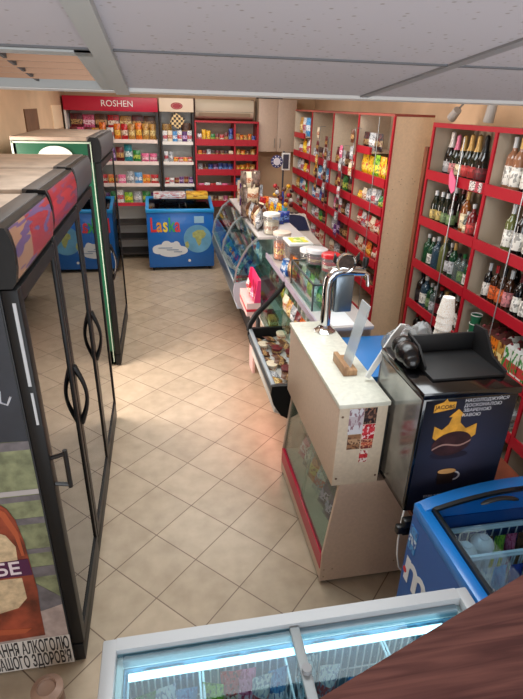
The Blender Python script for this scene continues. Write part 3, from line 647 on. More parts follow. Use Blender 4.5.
STOCK = {
 (0, 0): [('bag', 'yellow', 1.08), ('bag', 'yellow', 1.0), ('bag', 'lime', 1.1), ('bag', 'yellow', 1.1), ('bag', 'lime', 1.1)],
 (0, 1): [('bag', 'yellow', .5), ('bag', 'cream', .7), ('bag', 'silver', .75), ('bag', 'white', .8), ('bag', 'silver', .8), ('bag', 'green', .6), ('bag', 'yellow', .6)],
 (0, 2): [('bag', 'red', .75), ('bag', 'white', .8), ('bag', 'red', .8), ('bag', 'cream', .75), ('bag', 'red', .75), ('bag', 'dark red', .7)],
 (0, 3): [('bag', 'red', .7), ('bag', 'cream', .75), ('bag', 'red', .8), ('bag', 'orange', .75), ('bag', 'red', .7), ('bag', 'cream', .7)],
 (0, 4): [('box', 'black', .7), ('box', 'white', .6), ('box', 'brown', .7), ('box', 'black', .7)],
 (1, 0): [('bag', 'dark red', 1), ('bag', 'silver', .9), ('bag', 'black', .95), ('bag', 'red', .8), ('bag', 'white', .8)],
 (1, 1): [('bag', 'dark red', .8), ('bag', 'black', 1), ('bag', 'green', .9), ('bag', 'black', .95), ('bag', 'silver', .9)],
 (1, 2): [('bag', 'pink', .8), ('bag', 'white', .85), ('bag', 'brown', .7), ('bag', 'silver', .8), ('bag', 'cream', .8)],
 (1, 3): [('bag', 'silver', .8), ('bag', 'purple', .9), ('bag', 'black', .8), ('bag', 'brown', .9), ('bag', 'white', .8)],
 (1, 4): [('bag', 'cream', .8), ('bag', 'silver', .8), ('bag', 'black', .9), ('bag', 'white', .9)],
 (2, 0): [('box', 'silver', .9), ('bag', 'black', .8), ('bag', 'white', .8), ('box', 'silver', .9), ('bag', 'cream', .8)],
 (2, 1): [('bag', 'yellow', .95), ('bag', 'light blue', .9), ('bag', 'white', .8), ('bag', 'light blue', .9), ('bag', 'silver', .8)],
 (2, 2): [('bag', 'light blue', .9), ('bag', 'white', .8), ('bag', 'blue', .9), ('bag', 'black', .8), ('bag', 'silver', .8)],
 (2, 3): [('bag', 'silver', .7), ('bag', 'white', .8), ('bag', 'green', .7), ('bag', 'black', .8), ('bag', 'silver', .8)],
 (2, 4): [('bag', 'white', .8), ('bag', 'red', .8), ('bag', 'cream', .9), ('bag', 'white', .8)],
 (3, 0): [('bag', 'white', .6), ('bag', 'yellow', 1.05), ('bag', 'white', 1.0), ('box', 'cream', .8)],
 (3, 1): [('bag', 'silver', .9), ('bag', 'white', .95), ('bag', 'yellow', .7), ('bag', 'red', .7), ('bag', 'white', .8)],
 (3, 2): [('bag', 'gold', .8), ('bag', 'light blue', .9), ('bag', 'white', .8), ('bag', 'green', .7), ('bag', 'teal', .8)],
 (3, 3): [('bag', 'white', .9), ('bag', 'black', .9), ('bag', 'white', .9), ('bag', 'red', .8)],
 (3, 4): [('bag', 'cream', .8), ('bag', 'white', .8), ('bag', 'red', .8), ('bag', 'orange', .8)],
}
for (bi, li), it in STOCK.items():
    row_y(it, SY[bi+1]-.03, SY[bi]+.03, SX0+.07, LV[li], LVN[li] + ', ' + BAYN[bi], 'goods on the long snack rack', .98)
for i, c in enumerate(('black', 'silver', 'black')): put('bag', c, (SX0+.07, 5.10-i*.15, 1.90), .1, f'{c} bag, {ORD[i]} from far end, short upper shelf, nearest snack bay', 'goods on the long snack rack', (.9, .95, .75))
for i, c in enumerate(('gold', 'white', 'light blue')): put('bag', c, (SX0+.07, 7.62-i*.16, 1.90), .1, f'{c} bag, {ORD[i]} from far end, short upper shelf, farthest snack bay', 'goods on the long snack rack', (.9, 1, 1.1))
# a pale straw hat shaped bag leaning high in the nearest bay
o = B().ball((0, 0, .12), .12, sub=3, sc_=(.45, .8, 1.0)).build('bread_bag', M('pale bread', (224, 196, 158), .6, noise=.1, scale=20)); o.location = (2.12, 4.50, 1.88 - .0); tag(o, 'round cream bag standing high inside the near end of the snack rack', 'bag')
o.location.z = 1.87
# hanging strips of packets before the dividers
def strip(y, z0, z1, label, cols):
    t = thing('hanging_strip', (SX0-.05, y, z0), label, 'display strip')
    B().box(SX0-.046, SX0-.044, y-.012, y+.012, z0, z1).build('plastic_strip', M('clear grey strip', (170, 172, 176), .3), t)
    B().tube([(SX0-.045, y, z1), (SX0-.03, y, z1+.012), (SX0+.02, y, z1+.008)], .003).build('hook', steel, t)
    n = len(cols)
    for i, c in enumerate(cols):
        q = B().pillow(.09, .12, .03, seed=i, n=4); q.move(Matrix.Translation((SX0-.065, y+rd.uniform(-.015, .015), z0+(z1-z0)*(i+.2)/n))); q.build('packet', pm(c), t)
strip(5.99, 1.2, 1.95, 'hanging strip of small packets before the second divider of the snack rack', ['dark red', 'silver', 'black', 'silver', 'brown', 'dark red'])
strip(5.45, .95, 1.9, 'hanging strip of packets in the second bay of the snack rack', ['purple', 'silver', 'black', 'white', 'dark red', 'silver', 'pink'])
strip(6.35, 1.3, 2.05, 'hanging strip of toys and packets in the third bay of the snack rack', ['brown', 'black', 'gold', 'dark red', 'cream'])
strip(5.15, 1.62, 2.08, 'pale hanging strip of packets at the first divider of the snack rack', ['cream', 'silver', 'brown'])

# ------------------------------------------------------------------ wine rack
WX0, WX1 = 2.10, 2.44
WY = [3.985, 3.16, 2.33, 1.50]
t = thing('wine_rack', (2.27, 2.74, 0), 'tall red edged wine and drinks rack on the right wall', 'rack')
dark_lam = M('dark taupe laminate', (176, 160, 140), .5)  # taupe laminate, darker than the cream one
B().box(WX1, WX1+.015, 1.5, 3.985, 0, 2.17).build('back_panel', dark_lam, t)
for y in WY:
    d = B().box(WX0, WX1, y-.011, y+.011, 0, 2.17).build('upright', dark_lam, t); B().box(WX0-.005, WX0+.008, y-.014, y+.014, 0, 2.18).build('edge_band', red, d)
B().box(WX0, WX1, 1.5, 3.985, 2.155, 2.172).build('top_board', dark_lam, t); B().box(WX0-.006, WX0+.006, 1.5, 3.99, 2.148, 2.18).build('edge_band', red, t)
WZ = [1.795, 1.435, 1.075, .72, .37, .06]
for bi in range(3):
    ya, yb = WY[bi+1]+.014, WY[bi]-.014
    for z in WZ:
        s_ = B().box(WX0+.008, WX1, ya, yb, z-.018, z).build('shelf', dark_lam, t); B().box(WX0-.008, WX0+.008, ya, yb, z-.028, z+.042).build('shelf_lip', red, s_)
for y in (3.50, 2.76): B().cyl((WX0-.015, y, .4), (WX0-.015, y, 2.1), .004, n=8).build('front_rod', steel, t)

GL = {'dark green': M('dark green glass', (16, 30, 20), .08, coat=.5), 'black': M('black glass', (12, 12, 14), .08, coat=.5), 'brown': M('brown glass', (52, 26, 12), .1, coat=.5),
      'amber': M('amber glass', (140, 76, 26), .1, coat=.5), 'rose': M('rose wine glass', (150, 104, 78), .1, coat=.4), 'yellow green': M('yellow green glass', (96, 102, 58), .1, coat=.4),
      'clear': M('clear spirit glass', (150, 170, 168), .05, trans=.75), 'green': M('green bottle glass', (34, 84, 54), .08, trans=.3), 'red': M('red drink glass', (110, 20, 26), .1, coat=.4), 'blue': M('blue tinted glass', (70, 100, 120), .06, trans=.5)}
CAPC = {'white': (226, 222, 216), 'pink': (216, 120, 150), 'gold': (196, 158, 92), 'black': (18, 18, 20), 'silver': (190, 194, 196), 'red': (160, 26, 34), 'green': (40, 110, 60), 'dark red': (90, 22, 30)}
def capm(c): return M('foil ' + c, CAPC[c], .35, metal=.25)
BPROF = {'champagne': [(0, 0), (.040, 0), (.0435, .006), (.0435, .12), (.040, .155), (.030, .19), (.019, .225), (.0155, .27), (.0165, .272), (.0165, .285), (.014, .30), (0, .31)],
         'wine': [(0, 0), (.036, 0), (.0375, .005), (.0375, .19), (.034, .212), (.020, .232), (.0145, .245), (.0140, .30), (.0155, .301), (.0155, .315), (0, .316)],
         'beer': [(0, 0), (.029, 0), (.031, .004), (.031, .12), (.028, .145), (.016, .18), (.013, .20), (.013, .222), (0, .225)],
         'spirit': [(0, 0), (.038, 0), (.040, .006), (.040, .15), (.036, .175), (.018, .195), (.014, .205), (.014, .235), (.016, .236), (.016, .258), (0, .26)]}
LBL = {'champagne': (.03, .105), 'wine': (.045, .155), 'beer': (.03, .095), 'spirit': (.035, .12)}
CAPZ = {'champagne': .20, 'wine': .255, 'beer': .19, 'spirit': .225}
LABC = {'white': (222, 220, 212), 'cream': (222, 208, 170), 'red': (186, 50, 50), 'orange': (214, 96, 40), 'pink': (206, 128, 132), 'black': (30, 28, 30), 'green': (104, 132, 84), 'yellow': (190, 168, 96), 'silver': (180, 184, 188), 'blue': (60, 90, 150), 'dark red': (110, 24, 34)}
BOT = {}
def bottle(shape, gl, cap, lab, loc, label, group, s=1.0):
    key = (shape, gl, cap, lab)
    if key not in BOT:
        t = thing('drink_bottle', (0, 0, 0), label, 'bottle', group)
        pr = BPROF[shape]; cz = CAPZ[shape]
        B().lathe(pr, n=14).build('glass_body', GL[gl], t)
        def rad(z):
            for (r0, z0), (r1, z1) in zip(pr, pr[1:]):
                if z0 <= z <= z1 and z1 > z0: return r0+(r1-r0)*(z-z0)/(z1-z0)
            return 0
        zs = sorted({cz} | {z for _, z in pr if z > cz}); cp = [(rad(z)+.0012, z) for z in zs if z < pr[-1][1]]; cp.append((0, pr[-1][1]+.002))
        B().lathe(cp, n=12).build('cap_foil', capm(cap), t)
        if lab:
            a, z = LBL[shape]; r = max(rad(a), rad(z))+.0008
            lo = B().lathe([(r, a), (r, z)], n=16).build('paper_label', packmat('label ' + lab, LABC[lab], tuple(min(255, c+26) for c in LABC[lab]), tuple(int(c*.55)+30 for c in LABC[lab]), .55, .8, 'Z', 4, .5), t)
        remember(t); BOT[key] = [t, True]
        t.location = loc; t.scale = (s, s, s); t.rotation_euler = (0, 0, rd.uniform(0, 6)); return t
    r = dup(BOT[key][0], loc, (0, 0, rd.uniform(0, 6)), label, group); r.scale = (s, s, s); return r
BW = ['left bay of wine rack', 'right bay of wine rack', 'nearest bay of wine rack']
def brow(bi, li, items, shelf):
    """items: (shape, glass, cap, label, y, dx, scale) listed from far to near"""
    for i, (sh, g, c, l, y, dx, s) in enumerate(items):
        zmax = .35 if li else .345
        if (bi, li) == (0, 1): s *= 1.12
        lb = f'{g.replace(" ", "-")} {sh} bottle, {c.replace(" ", "-")} cap, {ORD[i]} from left, {shelf}, {BW[bi]}'
        bottle(sh, g, c, l, (WX0+.062+dx, y, WZ[li]+.0015), lb, f'bottles on the {shelf}, {BW[bi]}', s)
ch = 'champagne'
brow(0, 0, [(ch, 'black', 'white', 'silver', 3.922, .08, 1.06), (ch, 'dark green', 'pink', 'pink', 3.835, .08, 1.0), (ch, 'dark green', 'gold', 'cream', 3.745, .08, 1.0), (ch, 'dark green', 'gold', 'red', 3.635, .07, 1.04), (ch, 'dark green', 'gold', 'red', 3.54, .07, 1.04), (ch, 'black', 'black', 'dark red', 3.435, .06, 1.05)], 'top shelf')
brow(0, 1, [('beer', 'dark green', 'black', 'green', 3.93, .12, 1), ('beer', 'dark green', 'silver', 'yellow', 3.90, .01, 1.0), ('beer', 'dark green', 'silver', 'yellow', 3.82, .02, 1.0), ('beer', 'black', 'silver', 'green', 3.80, .12, 1.15), ('beer', 'dark green', 'silver', 'green', 3.74, .02, 1.0), ('beer', 'black', 'dark red', 'green', 3.70, .12, 1.2), ('beer', 'black', 'dark red', 'green', 3.65, .02, 1.0), ('wine', 'brown', 'dark red', 'dark red', 3.56, .07, .88), ('wine', 'amber', 'gold', 'cream', 3.48, .03, .86), ('spirit', 'clear', 'silver', 'cream', 3.41, .01, .6), ('spirit', 'red', 'silver', 'red', 3.35, .01, .82), ('wine', 'black', 'black', 'black', 3.32, .15, .92), ('spirit', 'red', 'gold', 'white', 3.25, .03, .95)], 'second shelf')
brow(0, 2, [('spirit', 'green', 'silver', '', 3.92, .02, 1), ('spirit', 'green', 'white', 'white', 3.84, .02, .95), ('spirit', 'clear', 'black', 'silver', 3.80, .13, 1.1), ('spirit', 'blue', 'silver', '', 3.76, .02, 1.05), ('wine', 'yellow green', 'gold', '', 3.68, .03, .95), ('spirit', 'black', 'silver', 'silver', 3.60, .05, 1.0), ('wine', 'green', 'gold', 'silver', 3.52, .03, .88), ('spirit', 'clear', 'black', '', 3.43, .02, .85), ('spirit', 'clear', 'green', 'green', 3.36, .02, .9), ('spirit', 'green', 'silver', 'white', 3.28, .02, .9), ('spirit', 'black', 'black', 'blue', 3.22, .12, 1.1)], 'third shelf')
brow(0, 3, [('spirit', 'black', 'black', 'black', 3.92, .02, 1.1), ('spirit', 'blue', 'white', 'white', 3.84, .02, 1.05), ('spirit', 'green', 'silver', 'green', 3.76, .03, .9), ('spirit', 'clear', 'silver', 'silver', 3.68, .02, .9), ('spirit', 'black', 'red', 'dark red', 3.60, .03, 1.0), ('spirit', 'brown', 'gold', 'cream', 3.50, .02, .95), ('spirit', 'green', 'black', 'white', 3.43, .03, 1), ('wine', 'brown', 'silver', 'white', 3.34, .02, .9), ('wine', 'black', 'white', 'white', 3.26, .02, .92)], 'fourth shelf')
brow(0, 4, [('wine', 'black', 'red', 'white', 3.9-.085*i, .02, .9) for i in range(8)], 'fifth shelf')
brow(1, 0, [('wine', 'rose', 'silver', 'white', 3.075, .03, 1.05), ('wine', 'rose', 'gold', 'white', 2.99, .02, 1.05), ('wine', 'black', 'black', 'white', 2.89, .03, 1.05), ('wine', 'dark green', 'dark red', 'cream', 2.77, .03, 1), ('wine', 'dark green', 'gold', 'white', 2.60, .03, 1)], 'top shelf')
brow(1, 1, [('wine', 'yellow green', 'silver', 'white', 2.93, .02, .98), ('wine', 'black', 'white', 'white', 2.825, .02, 1.0), ('wine', 'black', 'dark red', 'white', 2.73, .03, 1), ('wine', 'dark green', 'black', 'cream', 2.64, .03, 1)], 'second shelf')
brow(1, 2, [('wine', 'black', 'silver', 'white', 3.035, .02, .82), ('wine', 'brown', 'red', 'orange', 2.955, .02, .84), ('wine', 'brown', 'black', 'orange', 2.875, .02, .86), ('wine', 'brown', 'silver', 'pink', 2.80, .02, .88), ('wine', 'black', 'dark red', 'white', 2.70, .02, .9), ('wine', 'black', 'red', 'white', 2.62, .02, .9), ('wine', 'black', 'black', 'black', 2.92, .14, 1.0), ('wine', 'brown', 'dark red', 'dark red', 2.82, .14, 1.0), ('wine', 'black', 'silver', 'black', 2.73, .14, 1.0), ('wine', 'dark green', 'black', 'cream', 2.5, .02, .95)], 'third shelf')
brow(1, 5, [('wine', 'black', 'black', 'red', 2.86, .03, .9), ('wine', 'yellow green', 'gold', 'cream', 2.76, .03, .85), ('wine', 'black', 'red', 'white', 2.62, .03, .9)], 'lowest shelf')
# juice cartons
def carton(col, accent, loc, label, h=.19):
    key = ('carton', col)
    if key not in BOT:
        t = thing('juice_carton', (0, 0, 0), label, 'carton', 'juice cartons on the fourth shelf, right bay of wine rack')
        B().box(-.03, .03, -.035, .035, 0, h).build('carton_body', packmat('juice print ' + col, PRINTS[col][0], PRINTS[col][1], accent, .25, .6, 'Z', 4, .35), t)
        B().prism([(-.03, h), (.03, h), (.004, h+.028), (-.004, h+.028)], 'x', -.03, .03).build('carton_top', M('carton brown top', (98, 56, 50), .5) if col != 'white' else white, t)
        B().cyl((-.012, 0, h+.012), (-.022, 0, h+.03), .011).build('screw_cap', M('maroon cap', (110, 30, 40), .4), t)
        remember(t); BOT[key] = [t, True]; t.location = loc; return t
    return dup(BOT[key][0], loc, (0, 0, 0), label)
for i, (c, y) in enumerate((('gold', 2.89), ('gold', 2.81), ('orange', 2.735), ('gold', 2.66), ('white', 2.585), ('white', 2.51), ('white', 2.43))):
    carton(c, (90, 40, 20) if c != 'white' else (60, 140, 60), (WX0+.045, y, WZ[3]+.0015), f'{c} juice carton, {ORD[i]} from left in front row, right wine rack bay')
for r, dx in enumerate((.125, .20)):
    for i, (c, y) in enumerate((('dark red', 2.92), ('purple', 2.84), ('dark red', 2.765), ('white', 2.69), ('green', 2.61), ('dark red', 2.53))):
        carton(c, (60, 20, 30), (WX0+dx, y, WZ[3]+.0015), f'{c} juice carton, {ORD[i]} from left in {("middle", "back")[r]} row, right wine rack bay')
G = 'small boxes on the fifth shelf, right bay of wine rack'
for i, c in enumerate(('silver', 'light blue', 'white', 'blue', 'silver', 'teal', 'silver')):
    for k in range(2): put('box', c, (WX0+.07, 3.08-i*.10, WZ[4]+.001+k*.062), 0, f'{c} flat box, {ORD[i]} from left, {("lower", "upper")[k]} layer, fifth shelf of right wine rack bay', G, (1.5, .75, .4))
# price ticket and pink tag
tag(B().box(2.082, 2.09, 3.19, 3.33, 1.775, 1.835).build('price_ticket', packmat('price ticket', (232, 224, 220), (214, 90, 110), (60, 60, 60), .2, .5, 'Y', 8)), 'white and pink price ticket on the top lip of the wine rack', 'price ticket')
o = B().prism([(-.055, -.05), (-.02, -.075), (.03, -.03), (.052, .05), (.03, .09), (-.01, .05), (-.045, .02)], 'x', 0, .006).build('pink_tag', M('pink paper', (236, 110, 150), .5)); o.location = (2.066, 3.53, 1.72); tag(o, 'pink paper tag hanging on the steel rod of the wine rack', 'tag')
# two spot lamps over the rack
for i, (y, z, rx, lb) in enumerate(((3.93, 2.215, .9, 'left grey spot lamp above the far end of the wine rack'), (3.44, 2.20, .15, 'right grey spot lamp above the wine rack, pointing down'))):
    t = thing('spot_lamp', (2.2, y, z), lb, 'spot lamp', None)
    a = Vector((0, -math.sin(rx), math.cos(rx)))
    p0 = Vector((2.2, y, z)); p1 = p0 + a*(.09 if i == 0 else .13)
    B().cyl(p0, p1, .035, .030, 18).build('lamp_head', M('lamp grey', (170, 166, 162), .5), t)
    B().tube([p1-a*.03, p1+Vector((.05, 0, .06)), (2.46, y, 2.36)], .008).build('arm', M('lamp arm grey', (120, 116, 112), .5), t)
    B().cyl((2.445, y, 2.36), (2.46, y, 2.36), .04).build('wall_plate', M('lamp grey', (170, 166, 162), .5), t)
#PART3
# ------------------------------------------------------------------ low glass fronted counter nearest the stairs
AX0, AX1, AY0, AY1 = .697, 1.20, 1.786, 2.72
t = thing('display_counter', (.95, 2.25, 0), 'low cream counter with slanted glass front and red strip, nearest the stairs', 'counter')
side = [(AX0, .02), (AX0, .20), (.745, .648), (AX1, .648), (AX1, .02)]
B().prism(side, 'y', AY0, AY0+.018).build('side_panel', lampink, t); B().prism(side, 'y', AY1-.018, AY1).build('side_panel', lampink, t)
B().box(AX1-.018, AX1, AY0+.018, AY1-.018, .02, .648).build('back_panel', lampink, t)
B().box(.745, AX1, AY0, AY1, .648, .656).build('top_board', lampink, t)
B().box(AX0+.003, AX0+.018, AY0+.018, AY1-.018, .02, .11).build('kick_board', lampink, t)
B().prism([(AX0-.003, .10), (AX0+.016, .10), (AX0+.016, .20), (AX0-.003, .20)], 'y', AY0+.012, AY1-.012).build('red_strip', M('crimson strip', (186, 24, 58), .35), t)
B().prism([(AX0+.003, .20), (AX0+.008, .20), (.75, .645), (.745, .645)], 'y', AY0+.018, 2.24).build('glass_pane', casegl, t)
B().prism([(AX0+.010, .20), (AX0+.015, .20), (.757, .645), (.752, .645)], 'y', 2.22, AY1-.018).build('glass_pane', casegl, t)
B().box(AX0+.018, AX1-.018, AY0+.018, AY1-.018, .18, .195).build('deck', lamin, t)
B().box(.80, AX1-.018, AY0+.018, AY1-.018, .40, .41).build('glass_shelf', casegl, t)
b = B()
for (x, z) in ((.715, .05), (.715, .10), (.76, .10), (1.1, .10), (1.1, .30)): b.cyl((x, AY0-.001, z), (x, AY0+.002, z), .004, n=8)
b.build('screw_caps', M('screw cap tan', (150, 124, 104), .5), t)
for y in (AY0+.03, AY1-.03):
    for x in (.72, 1.17): B().cyl((x, y, 0), (x, y, .022), .018).build('foot', rubber, t)
G = 'packets behind the slanted glass of the nearest counter'
for i, (k, c, y, x, z) in enumerate((('bag', 'lime', 1.93, .80, .196), ('bag', 'purple', 2.04, .80, .196), ('bag', 'purple', 2.14, .80, .196), ('bag', 'white', 2.26, .80, .196), ('bag', 'orange', 2.37, .80, .196), ('bag', 'silver', 2.48, .80, .196), ('bag', 'pink', 2.59, .80, .196))):
    put(k, c, (x, y, z), .2, f'{c} bag, {ORD[i]} from near end, behind the slanted counter glass', G, (1, .75, .8), tilt=.35)
for i, (k, c, y) in enumerate((('box', 'cream', 1.92), ('box', 'green', 2.06), ('box', 'cream', 2.2), ('box', 'orange', 2.34), ('box', 'red', 2.48), ('box', 'white', 2.6))):
    put(k, c, (.93, y, .411), 0, f'{c} box, {ORD[i]} from near end, upper glass shelf of nearest counter', G, (1.6, .95, .8))
# raised box on that counter
t = thing('raised_counter_box', (.82, 2.25, .657), 'raised cream laminate box on the nearest counter, carrying the beer tap', 'counter')
BX0, BX1 = .705, .93
B().box(BX0, BX1, AY0-.004, 2.70, .657, 1.085, bev=.002).build('body', lampink, t)
B().box(BX0+.001, BX1-.001, AY0-.0065, AY0-.004, .66, 1.085).build('end_face', lamin, t)
B().box(BX0-.006, BX1+.008, AY0-.012, 2.71, 1.085, 1.107, bev=.003).build('top_board', lamtop, t)
b = B()
for (x, z) in ((.722, 1.04), (.722, .70), (.915, .70)): b.cyl((x, AY0-.008, z), (x, AY0-.006, z), .006, n=8)
b.build('screw_caps', M('screw cap brown', (110, 84, 66), .5), t)
# stickers on its end
def sticker(x0, x1, z0, z1, cols, label):
    y = AY0-.0066
    o = B().box(x0, x1, y-.001, y, z0, z1).build('sticker', packmat('sticker ' + label[:22], cols[0], cols[1], cols[2], .35, .7, 'Z', 6, .3)); tag(o, label, 'sticker', None)
sticker(.752, .820, .945, 1.078, ((206, 206, 212), (190, 180, 186), (150, 120, 130)), 'tall pale grey sticker at top left of the raised box end')
sticker(.822, .880, .995, 1.078, ((40, 32, 34), (70, 50, 46), (140, 100, 80)), 'black picture sticker at top right of the raised box end')
sticker(.822, .880, .912, .992, ((186, 20, 40), (206, 60, 70), (230, 210, 210)), 'red sticker with a white swirl in the middle of the raised box end')
sticker(.756, .818, .862, .942, ((150, 110, 80), (186, 150, 116), (96, 64, 50)), 'brown food picture sticker at lower left of the raised box end')
sticker(.822, .878, .860, .909, ((120, 50, 50), (190, 90, 70), (214, 160, 120)), 'brown and red picture sticker under the red one on raised box end')
sticker(.822, .862, .785, .850, ((222, 208, 200), (200, 60, 64), (170, 30, 40)), 'small white sticker with red bird, lowest on the raised box end')
# beer tap
t = thing('beer_tap', (.868, 2.56, 1.107), 'chrome swan neck beer tap with round emblem on the raised counter box', 'beer tap')
ox, oy, oz = .868, 2.56, 1.107
B().lathe([(0, 0), (.062, 0), (.062, .006), (.045, .018), (.032, .035), (.028, .05), (0, .05)], (ox, oy, oz), 24).build('base_flange', chrome, t)
pts = [(ox, oy, oz+.04), (ox, oy, oz+.15), (ox-.003, oy, oz+.26), (ox+.004, oy, oz+.31), (ox+.03, oy, oz+.345), (ox+.07, oy, oz+.355), (ox+.13, oy, oz+.35), (ox+.20, oy, oz+.345)]
B().tube(pts, [.03, .028, .028, .03, .034, .03, .026, .024], 16).build('column', chrome, t)
B().box(ox+.035, ox+.14, oy-.03, oy+.03, oz+.12, oz+.335, bev=.012).build('cooling_body', M('smoky steel', (112, 124, 134), .25, metal=.6), t)
em = B().cyl((ox+.085, oy-.02, oz+.40), (ox+.085, oy+.005, oz+.40), .052, n=28).build('emblem', M('dark emblem', (70, 56, 48), .4, metal=.3, noise=.3, scale=60), t)
B().tube([(ox+.085+.05*math.cos(a*PI/14), oy-.022, oz+.40+.05*math.sin(a*PI/14)) for a in range(29)], .007, 8).build('emblem_rim', chrome, em)
b = B()
for s_ in (-1, 1): b.prism([(ox+.085+s_*.04, oz+.385), (ox+.085+s_*.075, oz+.41), (ox+.085+s_*.07, oz+.46), (ox+.085+s_*.052, oz+.435)], 'y', oy-.02, oy-.012)
b.build('emblem_wings', chrome, em)
f = B().tube([(ox+.19, oy, oz+.345), (ox+.215, oy-.02, oz+.33), (ox+.22, oy-.03, oz+.27)], [.014, .014, .01], 10).build('faucet', chrome, t)
B().tube([(ox+.20, oy, oz+.345), (ox+.20, oy-.005, oz+.38)], .008).build('lever', chrome, f)
B().lathe([(0, 0), (.012, 0), (.018, .03), (.016, .055), (0, .06)], (ox+.20, oy-.005, oz+.37), 12).build('knob', black, f)
# wooden block with acrylic sheet
t = thing('menu_holder', (.83, 2.13, 1.107), 'oak block holding a clear upright sheet on the raised counter box', 'menu holder')
B().box(.80, .868, 2.02, 2.19, 1.108, 1.137, bev=.002).box(.80, .822, 2.02, 2.19, 1.137, 1.158, bev=.002).build('oak_block', woodlt, t)
B().prism([(.838, 1.13), (.844, 1.13), (.908, 1.445), (.902, 1.445)], 'y', 2.05, 2.15).build('clear_sheet', glass('frosted acrylic', (224, 234, 240), 1.6, .05, .4), t)
# ------------------------------------------------------------------ machine table, coffee machine and what stands on it
t = thing('machine_table', (1.3, 2.1, 0), 'red brown table top under the coffee machine, behind the nearest counter', 'table')
B().box(.99, 1.62, 1.50, 2.72, .658, .68).build('table_top', M('red brown laminate', (128, 66, 44), .4, noise=.1, scale=20), t)
for y in (1.56, 2.68): B().box(1.56, 1.60, y-.02, y+.02, 0, .658).build('leg', dgrey, t)
t = thing('coffee_machine', (1.14, 1.72, .68), 'black coffee machine with crown and coffee bean poster on its front', 'coffee machine')
CX0, CX1, CY0, CY1, CZ0, CZ1 = .948, 1.36, 1.54, 1.95, .69, 1.275
B().box(CX0, CX1, CY0, CY1, CZ0, CZ1, bev=.006).build('body', blackg, t)
B().box(CX0-.002, CX0, CY0+.012, CY1-.012, CZ0+.03, CZ1-.03).build('side_panel', M('mirror grey side', (150, 152, 150), .16, metal=.75, noise=.25, scale=6), t)
B().box(CX0-.006, CX1+.006, CY0-.006, CY1+.004, CZ1-.022, CZ1+.008, bev=.004).build('lid', blackg, t)
for x in (CX0+.03, CX1-.03):
    for y in (CY0+.03, CY1-.03): B().cyl((x, y, .68), (x, y, .692), .015).build('foot', rubber, t)
pst = bpy.data.materials.new('night blue poster'); pst.use_nodes = True
nt = pst.node_tree; N = nt.nodes.new; L = nt.links.new
tc = N('ShaderNodeTexCoord'); mp = N('ShaderNodeMapping'); mp.inputs['Location'].default_value = (-.5, -.5, -.45); L(tc.outputs['Generated'], mp.inputs[0])
gr = N('ShaderNodeTexGradient'); gr.gradient_type = 'SPHERICAL'; mp.inputs['Scale'].default_value = (1.3, 0, 1.3); mp.inputs['Location'].default_value = (-.65, 0, -.62); L(mp.outputs[0], gr.inputs[0])
cr = N('ShaderNodeValToRGB'); cr.color_ramp.elements[0].color = rgb((12, 12, 17)); cr.color_ramp.elements[1].color = rgb((54, 56, 76)); cr.color_ramp.elements[0].position = .1; L(gr.outputs[0], cr.inputs[0]); L(cr.outputs[0], nt.nodes['Principled BSDF'].inputs['Base Color']); nt.nodes['Principled BSDF'].inputs['Roughness'].default_value = .3
fy = CY0-.0005
po = B().box(CX0+.012, CX1-.006, fy-.001, fy, CZ0+.01, CZ1-.03).build('poster', pst, t)
gold = M('crown gold', (206, 150, 52), .4, noise=.15, scale=30)
def pl(poly, m, d, name, par): return B().prism(poly, 'y', fy-.001-d-.0008, fy-.001-d).build(name, m, par, flat=True)
pl([(.998, 1.190), (1.088, 1.205), (1.088, 1.235), (1.055, 1.238), (1.045, 1.252), (1.033, 1.237), (.998, 1.226)], gold, .001, 'gold_plaque', po)
word('lettering', 'JACOBS', .024, M('dark ink', (50, 28, 14), .5), (1.043, fy-.0035, 1.214), '-y', po, .0002)
pale = M('poster pale print', (206, 206, 210), .5)
for i, s_ in enumerate(('НАСОЛОДЖУЙСЯ', 'ДОСКОНАЛОЮ', 'ЗВАРЕНОЮ', 'КАВОЮ')): word('lettering', s_, .0205, pale, (1.125, fy-.003, 1.236-.0225*i), '-y', po, 0, ext=.0002, align='LEFT', sx=1.05)
pl([(1.015, 1.07), (1.015, 1.125), (1.05, 1.105), (1.075, 1.13), (1.085, 1.165), (1.07, 1.165), (1.105, 1.20), (1.14, 1.168), (1.122, 1.165), (1.125, 1.135), (1.155, 1.105), (1.20, 1.125), (1.205, 1.07), (1.15, 1.03), (1.06, 1.03)], gold, .001, 'printed_crown', po)
def ell(cx, cz, rx, rz, rot=0, n=28):
    c, s_ = math.cos(rot), math.sin(rot)
    return [(cx+rx*math.cos(a)*c-rz*math.sin(a)*s_, cz+rx*math.cos(a)*s_+rz*math.sin(a)*c) for a in [2*PI*k/n for k in range(n)]]
bean = pl(ell(1.105, 1.035, .087, .058, .18), M('printed bean', (58, 34, 34), .35, noise=.3, scale=25), .002, 'printed_bean', po)
seam = [(1.022+.166*k/12, 1.015+.035*k/12+.012*math.sin(k/12*2*PI)) for k in range(13)]
pl(seam + [(x, z-.008) for x, z in seam[::-1]], M('bean seam', (150, 118, 110), .4), .003, 'bean_seam', bean)
pl(ell(1.105, .978, .085, .02), M('bean glow', (34, 30, 44), .4), .0012, 'printed_shade', po)
cup = pl([(1.07, .895), (1.155, .895), (1.148, .825), (1.078, .825)], M('printed cup', (46, 34, 30), .3), .0015, 'printed_cup', po)
pl(ell(1.1125, .893, .042, .013), M('printed coffee', (196, 150, 96), .4), .0025, 'printed_foam', cup)
hp = [(1.15+.028*math.sin(a), .865+.024*math.cos(a)) for a in [PI*k/8 for k in range(9)]]; hp2 = [(1.15+.020*math.sin(a), .865+.016*math.cos(a)) for a in [PI*k/8 for k in range(9)]]
pl(hp+hp2[::-1], pale, .0015, 'printed_handle', po)
